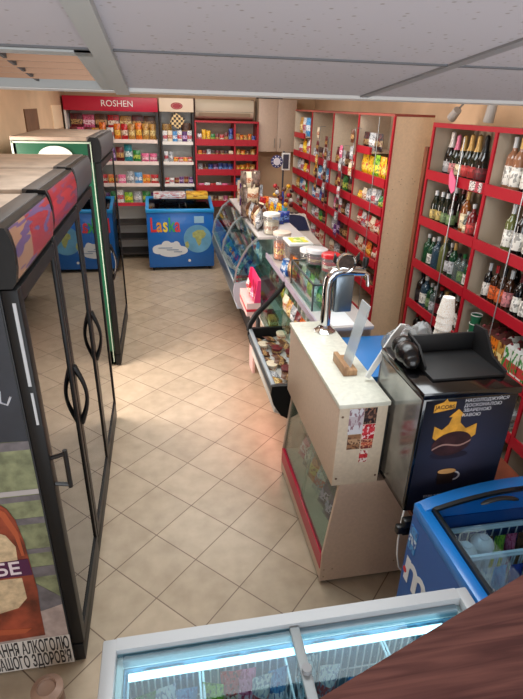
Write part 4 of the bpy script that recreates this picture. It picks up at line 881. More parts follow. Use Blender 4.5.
word('lettering', 'КАВА З СОБОЮ', .016, pale, (1.09, fy-.003, .765), '-y', po, .0002)
# top tray, bag, cups
matb = M('matt black plastic', (13, 13, 15), .6)
t = thing('black_tray', (1.19, 1.80, 1.283), 'black open organiser tray on top of the coffee machine', 'tray')
B().box(1.02, 1.345, 1.62, 1.88, 1.283, 1.295, bev=.003).build('tray_base', matb, t)
B().box(1.02, 1.345, 1.865, 1.88, 1.295, 1.375, bev=.003).build('tray_back', matb, t)
B().prism([(1.62, 1.295), (1.88, 1.295), (1.88, 1.41), (1.80, 1.415), (1.72, 1.33), (1.62, 1.31)], 'x', 1.333, 1.345).build('tray_end', matb, t)
B().prism([(1.70, 1.295), (1.88, 1.295), (1.88, 1.385), (1.78, 1.37), (1.70, 1.31)], 'x', 1.02, 1.03).build('tray_end', matb, t)
o = B().ball((0, 0, .05), .07, sub=3, sc_=(.7, 1, .7)).ball((.01, .06, .05), .05, sub=3).ball((0, -.05, .035), .035, sub=3).build('black_bag', M('black bin film', (16, 16, 18), .25, bump=.6, scale=30)); o.location = (.985, 1.80, 1.284); tag(o, 'crumpled black plastic bag on the left edge of the coffee machine', 'bag')
for i, (cx_, cy_, n, lb) in enumerate(((1.205, 1.915, 6, 'tall stack of white speckled paper cups behind the black tray'),)):
    t = thing('paper_cup_stack', (cx_, cy_, 1.283), lb, 'cups')
    b_ = []
    for k in range(n):
        z = 1.283+k*.032; b = B().lathe([(0, .0), (.036, 0), (.0385, .004), (.026, .085), (0, .085)], (cx_, cy_, z), 18)
        o = b.build('paper_cup', packmat('speckled cup', (232, 228, 220), (232, 228, 220), (214, 196, 176), .3, .6, 'Z', 22, .6), t)
t = thing('green_cup_stack', (2.15, 3.03, .7215), 'white rimmed green paper cups stacked on the wine rack behind the coffee machine', 'cups')
for k in range(3):
    z = .7215+.066*k; o = B().lathe([(0, 0), (.028, 0), (.039, .104), (.036, .104), (.026, .01), (0, .008)], (2.15, 3.03, z), 20).build('green_cup', M('green paper cup', (30, 104, 72), .5), t)
    B().lathe([(.038, .103), (.041, .106), (.0405, .112), (.036, .108), (.036, .103)], (2.15, 3.03, z), 20).build('cup_rim', white, o)
# crinkled clear bag beside the machine
bm_ = B().ball((1.11, 2.05, 1.27), .085, sub=4, sc_=(.95, .9, .75)).ball((1.17, 2.03, 1.30), .07, sub=4, sc_=(.7, .8, .9)).ball((1.06, 2.07, 1.24), .06, sub=4)
for v in bm_.bm.verts:
    c = v.co; n_ = math.sin(c.x*90+1)*math.sin(c.y*80)+.8*math.sin(c.z*110+c.x*60)*math.sin(c.y*130); v.co += Vector((math.sin(c.z*70), math.cos(c.x*60), n_))*.0055*n_
t = thing('carrier_bags', (1.05, 2.06, .68), 'crumpled clear plastic bags heaped behind the left side of the coffee machine', 'bags')
bm_.build('crumpled_film', mesh_plastic, t)
B().prism([(.885, 1.13), (.905, 1.12), (.96, 1.22), (1.02, 1.33), (1.05, 1.385), (1.025, 1.39), (.985, 1.33), (.925, 1.21)], 'y', 1.962, 1.972).build('bag_fold', M('milky film', (222, 224, 222), .35), t)
B().box(1.04, 1.18, 1.98, 2.16, .68, 1.2, bev=.01).build('bag_box', M('grey card', (120, 118, 116), .6), t)
# blue plastic box
t = thing('blue_cash_box', (1.2, 2.48, .68), 'blue plastic box on the table between beer tap and coffee machine', 'box')
B().box(1.00, 1.40, 2.20, 2.70, .68, .99, bev=.012).build('box_body', M('matt blue plastic', (30, 98, 160), .4), t)
B().box(.995, 1.405, 2.195, 2.705, .96, .995, bev=.008).build('box_lid', M('matt blue lid', (38, 116, 184), .4), t)
B().tube([(1.28, 2.40, .995), (1.28, 2.40, 1.03), (1.36, 2.40, 1.03), (1.36, 2.40, .995)], .012).build('clasp', black, t)
# plug and cord
t = thing('power_cord', (.962, 1.52, .2), 'white power cord with black plug hanging below the coffee machine', 'cord')
B().tube([(.95, 1.535, .70), (.925, 1.50, .66), (.92, 1.49, .58), (.925, 1.485, .50), (.945, 1.485, .42), (.985, 1.49, .36), (1.03, 1.50, .33), (1.06, 1.52, .36)], .004).build('cable', white, t)
B().box(.925, .975, 1.47, 1.505, .66, .70, bev=.006).build('plug', black, t); B().box(.90, .945, 1.475, 1.505, .625, .665, bev=.006).build('adapter', black, t); B().box(.93, .99, 1.48, 1.51, .61, .64, bev=.006).build('adapter', black, t)
o = B().box(.938, .946, 1.80, 2.10, .681, 1.02).build('added_gap_sheet', M('added black gap sheet', (16, 16, 18), .4)); tag(o, 'added black gap sheet standing between the raised box and the coffee machine', 'board')  # black sheet added for the dark gap between box and machine

# ------------------------------------------------------------------ confectionery display with black ends
NX = .62
t = thing('confectionery_display', (.9, 3.23, 0), 'open front confectionery display with black ends and grey nose, behind the beer tap box', 'display counter')
PY0, PY1 = 2.735, 3.70
def endp(y):
    pr = [(NX-.005, .66), (NX-.012, .60), (NX+.01, .52), (NX+.06, .44), (NX+.12, .40), (1.24, .40), (1.24, .66)]
    return B().prism(pr, 'y', y, y+.03)
endp(PY0).build('end_panel', blackm, t); endp(PY1-.03).build('end_panel', blackm, t)
B().prism([(NX+.01, .64), (NX-.008, .60), (NX+.015, .52), (NX+.06, .45), (NX+.075, .46), (NX+.035, .53), (NX+.02, .60), (NX+.03, .64)], 'y', PY0+.03, PY1-.03).build('nose', M('nose grey', (70, 76, 82), .35), t)
B().box(NX-.004, NX+.022, PY0+.02, PY1-.02, .635, .66, bev=.006).build('bumper_rail', M('rail light grey', (150, 160, 168), .3), t)
B().box(.90, 1.24, PY0+.01, PY1-.01, .02, .40).build('base', M('counter grey', (120, 120, 122), .5), t)
B().prism([(NX+.02, .45), (.74, .40), (1.22, .40), (1.22, .60), (.95, .60), (.66, .545), (NX+.05, .55)], 'y', PY0+.03, PY1-.03).build('tub', M('tub white', (206, 206, 200), .4), t)
B().box(1.00, 1.02, PY0+.03, PY1-.03, .6, 1.02).build('back_wall', white, t)
B().box(.80, 1.0, PY0+.03, PY1-.03, .80, .806).build('glass_shelf', casegl, t)
B().box(.905, 1.25, PY0, PY1, 1.02, 1.045, bev=.003).build('service_top', M('service top', (190, 186, 184), .35), t)
B().box(.893, .906, PY0, PY1, 1.015, 1.06).build('top_rail', M('lilac rail', (172, 160, 176), .35), t)
B().box(1.02, 1.24, PY0+.02, PY1-.02, .4, 1.02).build('rear_body', lamin, t)
for y in (PY1-.016,):
    arm = [(NX, y, .64), (NX+.01, y, .70), (NX+.06, y, .78), (.78, y, .88), (.86, y, .97), (.90, y, 1.03)]
    B().tube(arm, [.022, .024, .022, .02, .018, .016], 10).build('glass_arm', blackm, t)
tag(B().box(.98, 1.14, 2.76, 2.99, 1.0455, 1.0475).build('paper_sheet', M('white paper', (232, 234, 238), .6)), 'white paper sheet on the service top behind the chrome beer tap', 'paper')
# cakes and packets laid out on its deck
G = 'sweets laid out on the deck of the black ended display'
k = 0
cols = ['brown', 'dark red', 'cream', 'gold', 'brown', 'brown', 'silver', 'brown']
for i in range(8):
    y = PY0+.09+i*.112
    for j in range(3):
        x = .70+j*.085; z = .553+.017*j
        c = cols[(i*3+j*2+rd.randrange(2)) % 8]; rn = ('front', 'middle', 'rear')[j]
        if (i+j) % 3 == 0:
            put('tub', c, (x, y, z), 0, f'round {c} cake tub, {ORD[i]} from near end, {rn} row of confectionery deck', G, (.75, .85, .45))
        else:
            put('bar', c, (x+.03, y, z+.012), rd.uniform(-.5, .5), f'{c} packet, {ORD[i]} from near end, {rn} row of confectionery deck', G, (.9, .95, .75), tilt=-1.25)
for i in range(7):
    c = ['brown', 'cream', 'orange', 'dark red', 'silver', 'gold', 'cream'][i]; put('bag', c, (.90, PY0+.12+i*.125, .807), .1, f'{c} bag, {ORD[i]} from near end, glass shelf of confectionery display', G, (.9, .75, .7))
# ------------------------------------------------------------------ middle glass display and pink card stand
t = thing('glass_display', (1.0, 4.1, 0), 'glass shelved display between the black ended and the grey ended counters', 'display counter')
QY0, QY1 = 3.72, 4.46
B().box(.86, 1.25, QY0, QY1, .02, .60).build('base', lamin, t); B().box(.768, 1.25, QY0, QY1, .60, .62).build('deck', white, t)
B().sheet([(.77, .62), (.775, .78), (.81, .92), (.89, 1.02)], 'y', QY0+.004, QY1-.004, .005).build('front_glass', casegl, t)
for y in (QY0, QY1-.006): B().prism([(.772, .62), (.777, .78), (.812, .92), (.892, 1.02), (1.0, 1.02), (1.0, .62)], 'y', y, y+.006).build('side_glass', casegl, t)
B().box(.88, 1.0, QY0+.01, QY1-.01, .80, .806).build('glass_shelf', casegl, t)
B().box(1.0, 1.24, QY0+.004, QY1-.004, .62, 1.02).build('rear_body', lamin, t)
B().box(.905, 1.25, QY0, QY1, 1.02, 1.045, bev=.003).build('service_top', M('service top', (190, 186, 184), .35), t)
B().box(.893, .906, QY0, QY1, 1.015, 1.06).build('top_rail', M('lilac rail', (172, 160, 176), .35), t)
G = 'goods in the middle glass display'
for i in range(6):
    y = QY0+.08+i*.115
    c = ['gold', 'dark red', 'cream', 'purple', 'brown', 'gold'][i]; put('box', c, (.84, y, .621), 0, f'{c} box, {ORD[i]} from near end, deck of the middle glass display', G, (1.2, .8, .55))
    c = ['cream', 'yellow', 'silver', 'red', 'cream', 'brown'][i]; put('bar', c, (.94, y, .807), 0, f'{c} packet, {ORD[i]} from near end, shelf of the middle glass display', G, (1, 1, 1))
o = B().prism([(-.07, 0), (.07, 0), (.045, .10), (-.045, .10)], 'y', -.09, .09).build('blue_box', packmat('blue sweet box', (36, 84, 150), (70, 130, 190), (200, 210, 220), .5, .8, 'Z', 3)); o.location = (.985, 3.87, 1.0455); tag(o, 'blue tapered sweet box on the service top behind the black arm', 'box')
t = thing('card_stand', (.76, 4.12, 0), 'white and pink cardboard stand between the black arm and the grey rounded counter end', 'stand')
pink = M('hot pink card', (226, 52, 110), .45); pk2 = M('pale pink card', (236, 200, 196), .5)
B().box(.735, .757, 4.14, 4.32, 0, .66).build('card_foot', pk2, t)
B().box(.64, .757, 3.93, 4.33, .66, .775).build('card_tray', pk2, t)
B().box(.638, .758, 3.928, 4.332, .70, .722).build('red_band', M('card red', (206, 40, 60), .45), t)
B().prism([(.70, .775), (.755, .775), (.755, .97), (.73, .97)], 'y', 3.93, 3.94).build('pink_side', pink, t); B().prism([(.70, .775), (.755, .775), (.755, .97), (.73, .97)], 'y', 4.32, 4.33).build('pink_side', pink, t); B().prism([(.745, .775), (.755, .775), (.755, .97), (.748, .97)], 'y', 3.94, 4.32).build('pink_header', pink, t)
G = 'packets in the pink card stand'
for i in range(3): put('bar', ['pink', 'red', 'white'][i], (.70, 4.02+i*.11, .776), 0, f'{["pink", "red", "white"][i]} packet in the pink card stand, {ORD[i]} from near end', G, (1, .9, .9))

# ------------------------------------------------------------------ long refrigerated counter with grey rounded end
t = thing('refrigerated_counter', (.95, 5.5, 0), 'long refrigerated counter with pale grey rounded end and slanted glass, farthest along the aisle', 'display counter')
DY0, DY1, DX = 4.50, 6.60, .615
ep = [(DX, .76), (DX-.012, .68), (DX+.0, .60), (DX+.04, .53), (DX+.10, .48), (DX+.16, .46), (1.24, .46), (1.24, .80), (DX+.2, .80)]
for y in (DY0, DY1-.03): B().prism(ep, 'y', y, y+.03).build('end_panel', M('lilac grey end', (178, 174, 186), .4), t)
B().prism([(DX+.005, .75), (DX-.012, .68), (DX+.0, .60), (DX+.04, .53), (DX+.10, .48), (DX+.115, .50), (DX+.06, .545), (DX+.02, .61), (DX+.01, .68), (DX+.025, .75)], 'y', DY0+.03, DY1-.03).build('nose', M('steel blue nose', (72, 86, 102), .3, metal=.3), t)
B().box(DX-.003, DX+.02, DY0+.02, DY1-.02, .745, .768, bev=.005).build('bumper_rail', M('rail light grey', (150, 160, 168), .3), t)
B().box(.84, 1.24, DY0+.01, DY1-.01, .02, .46).build('base', M('counter dark base', (70, 74, 80), .5), t)
B().box(DX+.03, 1.22, DY0+.03, DY1-.03, .50, .64).build('tub', M('tub blue white', (176, 190, 204), .4), t)
gp = [(DX+.008, .765), (DX+.03, .90), (DX+.07, .99), (DX+.135, 1.10), (DX+.22, 1.17)]
B().sheet(gp, 'y', DY0+.01, 5.53, .006).build('slanted_glass', casegl, t); B().sheet(gp, 'y', 5.56, DY1-.01, .006).build('slanted_glass', casegl, t)
for y in (DY0+.005, 5.535, DY1-.025): B().sheet([(a-.004, z) for a, z in gp], 'y', y, y+.02, .014).build('glass_edge_bar', steel, t)
B().prism([(DX+.03, .76)]+[(a+.008, z) for a, z in gp[1:]]+[(1.0, 1.17), (1.0, .76)], 'y', DY0+.01, DY0+.015).build('side_glass', casegl, t)
B().box(1.0, 1.24, DY0+.01, DY1-.01, .64, 1.17).build('rear_body', M('counter white body', (196, 196, 192), .45), t)
B().box(.83, 1.26, DY0, DY1, 1.17, 1.195, bev=.003).build('service_top', M('service top', (190, 186, 184), .35), t)
B().box(.80, 1.0, DY0+.02, DY1-.02, .92, .926).build('glass_shelf', casegl, t)
G = 'chilled goods inside the long refrigerated counter'
for i in range(13):
    y = DY0+.12+i*.155
    if i < 3:
        for j in range(3):
            put('roll', 'red' if j != 1 else 'dark red', (.70+j*.075, y, .641), PI/2+rd.uniform(-.1, .1), f'red and white sausage roll, {ORD[i]} from near end, {("front", "middle", "rear")[j]} row, refrigerated counter', G, (.9, .9, 1.0))
    else:
        for j in range(2):
            c = ['blue', 'light blue', 'blue', 'teal', 'light blue'][(i+j) % 5]; put('bag', c, (.70+j*.13, y, .641), 0, f'{c} packet, {ORD[i]} from near end, {("front", "rear")[j]} row of refrigerated counter', G, (1, .95, .8), tilt=.5)
    c = ['silver', 'light blue', 'white', 'blue', 'cream'][i % 5]; put('bar', c, (.88, y, .927), 0, f'{c} packet, {ORD[i]} from near end, glass shelf of refrigerated counter', G, (1.2, 1.3, 1.2))

# ------------------------------------------------------------------ things on the service tops
ST = 1.046
# glass case with greenish packets
t = thing('glass_top_case', (1.05, 3.32, ST), 'clear glass case full of green packets on the service top behind the beer tap', 'glass case')
b = B().box(.925, .930, 3.02, 3.62, ST, 1.22).box(1.175, 1.18, 3.02, 3.62, ST, 1.22).box(.93, 1.175, 3.02, 3.025, ST, 1.22).box(.93, 1.175, 3.615, 3.62, ST, 1.22).box(.925, 1.18, 3.02, 3.62, 1.22, 1.225)
b.build('glass_walls', casegl, t)
b = B()
for (x, y) in ((.9275, 3.0225), (1.1775, 3.0225), (.9275, 3.6175), (1.1775, 3.6175)): b.box(x-.005, x+.005, y-.005, y+.005, ST, 1.23)
for x in (.9275, 1.1775): b.box(x-.005, x+.005, 3.02, 3.62, 1.22, 1.23)
for y in (3.0225, 3.6175): b.box(.925, 1.18, y-.005, y+.005, 1.22, 1.23)
b.build('edge_trim', M('dark edge trim', (60, 66, 70), .4), t)
G = 'green packets in the glass top case'
for i in range(5):
    for j in range(2): put('bar', ['green', 'silver', 'lime', 'teal', 'cream'][(i+j) % 5], (.99+j*.11, 3.09+i*.115, ST+.001), 0, f'{["green", "silver", "lime", "teal", "cream"][(i+j) % 5]} packet, {ORD[i]} from near end, {("left", "right")[j]} row in glass top case', G, (1.2, 1.1, 1.2), tilt=.12)
# jars and tubs
def jar(x, y, z, r, h, lidc, fill, label, square=False, group=None):
    t = thing('sweet_jar', (x, y, z), label, 'jar', group)
    if square:
        b = B().box(x-r, x+r, y-r*1.25, y+r*1.25, z, z+h, bev=.008); b.build('clear_walls', plastic, t)
        B().box(x-r*.9, x+r*.9, y-r*1.12, y+r*1.12, z+.006, z+h*.72, bev=.006).build('sweets', pm(fill), t)
        B().box(x-r*1.05, x+r*1.05, y-r*1.3, y+r*1.3, z+h, z+h+.022, bev=.006).build('lid', lidc, t)
    else:
        B().lathe([(0, 0), (r*.88, 0), (r, .01), (r*1.02, h*.9), (r*.95, h), (0, h)], (x, y, z), 20).build('clear_walls', plastic, t)
        B().lathe([(0, .006), (r*.84, .006), (r*.92, h*.68), (0, h*.72)], (x, y, z), 16).build('sweets', pm(fill), t)
        B().lathe([(r*1.02, 0), (r*1.06, 0), (r*1.06, .022), (r*.9, .028), (0, .028)], (x, y, z+h-.006), 20).build('lid', lidc, t)
    return t
lw = M('lid white', (226, 230, 228), .4); lr = M('lid red', (206, 26, 40), .35)
j = jar(1.07, 4.02, ST, .095, .21, lw, 'brown', 'square clear tub with white lid and yellow label on the service top', True)
B().box(1.0, 1.14, 3.94, 4.10, ST+.2325, ST+.2345).build('label', packmat('yellow green label', (226, 224, 60), (170, 206, 70), (240, 240, 190), .3, .7, 'X', 4), j)
jar(1.10, 3.72, ST, .082, .22, lw, 'cream', 'round clear jar with white lid, beside the glass case')
jar(1.08, 3.50, 1.231, .075, .09, M('lid milky', (214, 214, 216), .3), 'dark red', 'clear tub of red sweets with pale lid, on the glass case')
jar(1.12, 3.30, 1.231, .062, .105, lr, 'red', 'red lidded tub of red sweets, standing on the glass case')
jar(1.205, 3.885, ST, .04, .2, plastic, 'silver', 'clear jar with clear lid, right of the yellow labelled tub')
jar(1.00, 4.30, ST, .075, .22, M('lid pale orange', (222, 206, 190), .4), 'orange', 'clear jar of orange sweets near the open card box')
jar(.97, 4.62, 1.196, .075, .17, lw, 'cream', 'clear white lidded jar on the near end of the refrigerated counter')
G = 'small bags before the jars on the service top'
for i, c in enumerate(('orange', 'brown')): put('bag', c, (.955, 3.67+i*.08, ST), .3, f'{c} bag, {ORD[i]} from near end, leaning before the jars on service top', G, (.8, .6, .85), tilt=.1)
o = B().box(-.16, .16, -.15, .15, 0, .16).build('card_box', M('open card box', (170, 146, 120), .6)); o.location = (1.09, 4.32+.0, ST); o.location = (1.12, 4.30, ST); bpy.data.objects.remove(o)
# cash register with dark dial panel
t = thing('cash_register', (1.44, 5.45, 0), 'grey till with a dark blue rounded display, between counter and snack rack', 'till')
B().box(1.29, 1.60, 5.02, 5.88, .0, .93, bev=.004).build('stand', lampink, t)
B().prism([(5.04, .93), (5.86, .93), (5.86, 1.14), (5.78, 1.15), (5.46, 1.0), (5.04, .97)], 'x', 1.275, 1.61).build('till_body', M('till grey', (176, 168, 160), .45), t)
nn = [(1.33+.22*(k/12), 0.0) for k in range(13)]
pan = B(); pan.prism([(-.115, -.05), (.115, -.05), (.115, .03)]+[(.115*math.cos(a), .03+.03*math.sin(a)) for a in [PI*k/10 for k in range(1, 10)]]+[(-.115, .03)], 'z', 0, .008)
pan.move(Matrix.Translation((1.44, 5.615, 1.076)) @ Matrix.Rotation(.438, 4, 'X') @ Matrix.Diagonal((1.3, 2.6, 1, 1))); pan.build('display', M('dark blue display', (24, 34, 60), .25), t)
b = B()
for i in range(4): b.box(1.345+i*.05, 1.375+i*.05, 5.80, 5.84, 1.135, 1.165, bev=.003)
b.build('keys', M('till keys', (70, 60, 60), .4), t)
# lollipop tree with blue base
t = thing('lollipop_stand', (1.33, 6.05, 0), 'lollipop tree on a blue round base before the pale back wall', 'lollipop stand')
LX, LY = 1.40, 6.05
B().box(LX-.12, LX+.12, LY-.12, LY+.3, 0, .96).build('pedestal', lamin, t)
B().lathe([(0, 0), (.075, 0), (.075, .012), (.045, .03), (.032, .06), (.028, .14), (.036, .15), (0, .152)], (LX, LY, .96), 20).build('blue_base', M('stand blue', (30, 78, 190), .35), t)
B().cyl((LX, LY, 1.1), (LX, LY, 1.36), .012).build('stem', M('stand blue', (30, 78, 190), .35), t)
G = 'lollipops stuck in the blue based stand'
for i in range(18):
    a = i*2.4; z = 1.12+.013*i; c = ['dark red', 'brown', 'yellow', 'red', 'orange', 'white', 'black'][i % 7]
    put('lolly', c, (LX+.025*math.cos(a), LY+.025*math.sin(a), z), a, f'{c} lollipop, {ORD[i] if i < 16 else ("second from top" if i == 16 else "topmost")}{" from bottom" if i < 16 else ""} of the lollipop tree', G, (1.2, 1.2, 1.1), tilt=.75)
t = thing('badge_stand', (1.66, 7.42, 0), 'navy badge and white framed sign on a slim pole before the snack rack end', 'stand')
B().cyl((1.70, 7.42, 0), (1.70, 7.42, 1.70), .012).lathe([(0, 0), (.12, 0), (.12, .01), (0, .014)], (1.70, 7.42, 0), 18).build('pole', dgrey, t)
v = B().lathe([(0, 0), (.085, 0), (.085, .008), (0, .008)], n=28).move(Matrix.Translation((1.60, 7.40, 1.565)) @ Matrix.Rotation(PI/2, 4, 'X')); rb_ = v.build('round_badge', M('badge navy', (52, 58, 110), .4), t)
v = B().lathe([(0, 0), (.05, 0), (.05, .008), (0, .008)], n=28).move(Matrix.Translation((1.60, 7.393, 1.565)) @ Matrix.Rotation(PI/2, 4, 'X')); v.build('badge_centre', M('badge pale', (216, 212, 220), .4), rb_)
b = B()
for k in range(10): a = PI*k/5; b.box(-.008, .008, -.002, .002, .058, .078).move(Matrix.Identity(4)) if False else b.ball((1.60+.067*math.cos(a), 7.391, 1.565+.067*math.sin(a)), .010, sub=1, sc_=(1, .3, 1))
b.build('badge_ring', M('badge pale', (216, 212, 220), .4), rb_)
f_ = B().box(1.67, 1.79, 7.40, 7.41, 1.45, 1.68).build('sign_frame', white, t); B().box(1.69, 1.77, 7.395, 7.40, 1.47, 1.66).build('sign_panel', M('dark sign panel', (60, 60, 74), .4), f_)
# heap of nut and fish bags on the refrigerated counter: a wire stand hung with clear bags
t = thing('snack_carousel', (.89, 5.35, 1.196), 'wire stand hung with many clear bags of dried snacks, tallest on the refrigerated counter', 'display stand')
B().cyl((.89, 5.35, 1.196), (.89, 5.35, 1.66), .008).lathe([(0, 0), (.09, 0), (.09, .008), (0, .01)], (.89, 5.35, 1.196), 16).build('pole', steel, t)
rr = random.Random(3)
for lv in range(3):
    for k in range(7):
        a = k*2*PI/7+lv*.4
        q = B().pillow(.12, .15, .05, seed=lv*9+k, n=4); q.move(Matrix.Translation((.89, 5.35, 1.215+lv*.15)) @ Matrix.Rotation(a, 4, 'Z') @ Matrix.Translation((.075, 0, 0)) @ Matrix.Rotation(rr.uniform(-.2, .1), 4, 'Y'))
        q.build('snack_bag', pm(['brown', 'silver', 'cream', 'dark red'][(k+lv) % 4]) if (k+lv) % 3 == 0 else M('dim film bag', (128, 112, 104), .2, noise=.35, scale=30, coat=.4), t)
G = 'bags lying along the refrigerated counter top'
for i in range(9): put('bag', ['silver', 'brown', 'cream', 'silver', 'brown', 'black', 'silver', 'cream', 'brown'][i], (.87+.07*(i % 2), 4.78+i*.055, 1.197), rr.uniform(-.3, .3), f'{["silver", "brown", "cream", "silver", "brown", "black", "silver", "cream", "brown"][i]} snack bag, {ORD[i]} from near end, on refrigerated counter top', G, (1.1, .85, .9), tilt=rr.uniform(-.1, .25))
G = 'bright packets by the snack stand'
for i, (c, x, y) in enumerate((('yellow', 1.10, 5.30), ('yellow', 1.16, 5.22), ('red', 1.06, 5.62), ('orange', 1.12, 5.66), ('white', 1.17, 5.55), ('light blue', 1.2, 5.40), ('blue', 1.12, 5.02), ('blue', 1.19, 5.08), ('teal', 1.21, 5.25))): put('bag', c, (x, y, 1.197), .2*i, f'{c} packet on counter top beside the snack stand, {ORD[i]} of nine', G, (.9, .8, .55 if 'blue' in c or c == 'teal' else .8), tilt=.1)
G = 'bags at the far end of the refrigerated counter'
for i in range(7): put('bag', ['pink', 'blue', 'silver', 'purple', 'brown', 'silver', 'cream'][i], (.92+.09*(i % 3), 5.75+i*.1, 1.197), .4*i, f'{["pink", "blue", "silver", "purple", "brown", "silver", "cream"][i]} bag, {ORD[i]} from near end, far part of refrigerated counter', G, (.7, .55, 1.2))

# ------------------------------------------------------------------ white chest freezer by the stairs
t = thing('chest_freezer', (.335, .72, 0), 'white chest freezer with sliding glass lids, lit inside, nearest the camera', 'freezer')
WX0_, WX1_, WY0, WY1, WT = -.235, .905, .40, 1.022, .85
b = B().box(WX0_, WX0_+.05, WY0, WY1, .04, WT-.036).box(WX1_-.05, WX1_, WY0, WY1, .04, WT-.036).box(WX0_+.05, WX1_-.05, WY0, WY0+.05, .04, WT-.036).box(WX0_+.05, WX1_-.05, WY1-.05, WY1, .04, WT-.036).box(WX0_+.05, WX1_-.05, WY0+.05, WY1-.05, .04, .30)
b.build('body', white, t)
B().box(WX0_+.052, WX1_-.052, WY1-.0525, WY1-.0505, .30, .79).box(WX0_+.052, WX0_+.054, WY0+.052, WY1-.053, .30, .79).box(WX1_-.054, WX1_-.052, WY0+.052, WY1-.053, .30, .79).box(WX0_+.055, WX1_-.055, WY0+.052, WY1-.054, .301, .303).build('liner', M('freezer liner blue grey', (112, 156, 184), .45), t)
fg = M('frame pale grey', (186, 192, 196), .35)
b = B().box(WX0_-.006, WX0_+.035, WY0-.006, WY1+.006, WT-.035, WT, bev=.006).box(WX1_-.035, WX1_+.006, WY0-.006, WY1+.006, WT-.035, WT, bev=.006).box(WX0_+.033, WX1_-.033, WY0-.006, WY0+.035, WT-.035, WT-.0005).box(WX0_+.033, WX1_-.033, WY1-.032, WY1+.006, WT-.035, WT-.0005)
b.build('top_frame', fg, t)
B().box(WX0_+.051, WX1_-.051, WY1-.054, WY1-.034, WT-.05, WT-.024).build('rail_track', M('rail steel blue', (120, 146, 160), .35), t)
for x in (WX0_+.08, WX1_-.08):
    for y in (WY0+.08, WY1-.08): B().cyl((x, y, 0), (x, y, .04), .025).build('foot', rubber, t)
l1 = B().box(WX0_+.036, .335, WY0+.036, WY1-.034, WT-.022, WT-.017).build('sliding_lid', glass('freezer lid glass', (226, 242, 246), 1.3), t)
B().box(.305, .335, WY0+.036, WY1-.034, WT-.026, WT-.010, bev=.003).build('lid_edge', M('lid edge grey', (150, 160, 164), .35), l1)
B().cyl((.322, .85, WT-.012), (.322, .85, WT+.006), .014, n=18).build('lid_lock', grey, l1)
l2 = B().box(.30, WX1_-.036, WY0+.036, WY1-.034, WT-.038, WT-.033).build('sliding_lid', glass('freezer lid glass', (226, 242, 246), 1.3), t)
lamp = bpy.data.materials.new('cold tube light'); lamp.use_nodes = True; pb_ = lamp.node_tree.nodes['Principled BSDF']; pb_.inputs['Emission Color'].default_value = (.62, .93, 1, 1); pb_.inputs['Emission Strength'].default_value = 4
B().cyl((-.17, WY1-.075, WT-.066), (.80, WY1-.075, WT-.066), .010, n=10).build('light_tube', lamp, t)
B().box(-.165, -.04, WY1-.0315, WY1-.0308, WT-.022, WT-.014).build('type_plate', dgrey, t)
def basket(x0, x1):
    bk = B(); y0, y1, z0, z1 = WY0+.07, WY1-.062, .52, .745
    r = .0028
    for z in (z1, (z0+z1)/2, z0): bk.tube([(x0, y0, z), (x1, y0, z), (x1, y1, z), (x0, y1, z), (x0, y0, z)], r*1.4, 6)
    n = 11
    for k in range(n+1):
        x = x0+(x1-x0)*k/n; bk.tube([(x, y0, z1), (x, y0, z0), (x, y1, z0), (x, y1, z1)], r, 5)
    for k in range(1, 12):
        y = y0+(y1-y0)*k/12; bk.tube([(x0, y, z1), (x0, y, z0), (x1, y, z0), (x1, y, z1)], r, 5)
    o = bk.build('wire_basket', whitew, t)
    for (xa, xb) in ((x0+.04, x0+.12), (x1-.12, x1-.04)): B().tube([(xa, y1, z1), (xa+.008, y1, z1+.035), (xb-.008, y1, z1+.035), (xb, y1, z1)], .004, 6).build('basket_handle', whitew, o)
    return o
basket(-.175, .03); basket(.04, .29); basket(.33, .60); basket(.61, .85)
G = 'frozen food bags in the white chest freezer'
fz = [('green', -.13, .93), ('white', -.07, .92), ('light blue', -.01, .93), ('white', -.12, .68), ('teal', -.03, .66), ('lime', .07, .93), ('red', .12, .93), ('pink', .165, .92), ('white', .21, .93), ('light blue', .26, .92), ('red', .08, .68), ('white', .2, .66), ('silver', .36, .93), ('white', .42, .93), ('light blue', .49, .86), ('cream', .55, .84), ('white', .40, .68), ('blue', .5, .66), ('gold', .65, .88), ('cream', .72, .86), ('white', .79, .88), ('green', .7, .75), ('white', .8, .74)]
nx = ['left', 'second', 'third', 'right']
cnt = {}
for i, (c, x, y) in enumerate(fz):
    bn = nx[0] if x < .035 else nx[1] if x < .31 else nx[2] if x < .605 else nx[3]; cnt[bn] = cnt.get(bn, 0)+1
    put('bag', c, (x, y, .53), rd.uniform(1.2, 1.9), f'{c} frozen food bag, {ORD[cnt[bn]-1]} of those in the {bn} basket of white freezer', G, (.7, .42, 1.06), tilt=rd.uniform(-.1, .1))
# ------------------------------------------------------------------ blue ice cream freezer at the right
t = thing('ice_cream_freezer', (1.4, .9, 0), 'blue ice cream freezer with arched rim and glass lid, at right by the coffee machine', 'freezer')
UX0, UX1, UY0, UY1 = .928, 1.80, .38, 1.43
b = B().box(UX0, UX0+.05, UY0, UY1, .05, .80).box(UX1-.05, UX1, UY0, UY1, .05, .80).box(UX0+.05, UX1-.05, UY0, UY0+.05, .05, .80).box(UX0+.05, UX1-.05, UY1-.05, UY1, .05, .80).box(UX0+.05, UX1-.05, UY0+.05, UY1-.05, .05, .30)
b.build('body', dblue, t)
B().box(UX0+.05, UX1-.05, UY1-.055, UY1-.05, .30, .80).box(UX0+.05, UX0+.055, UY0+.05, UY1-.055, .30, .80).box(UX0+.055, UX1-.05, UY0+.05, UY1-.055, .30, .305).build('liner', M('liner blue', (20, 74, 140), .4), t)
arch = [(UX0+(UX1-UX0)*k/16, .835+.080*math.sin(PI*k/16)**.8) for k in range(17)]
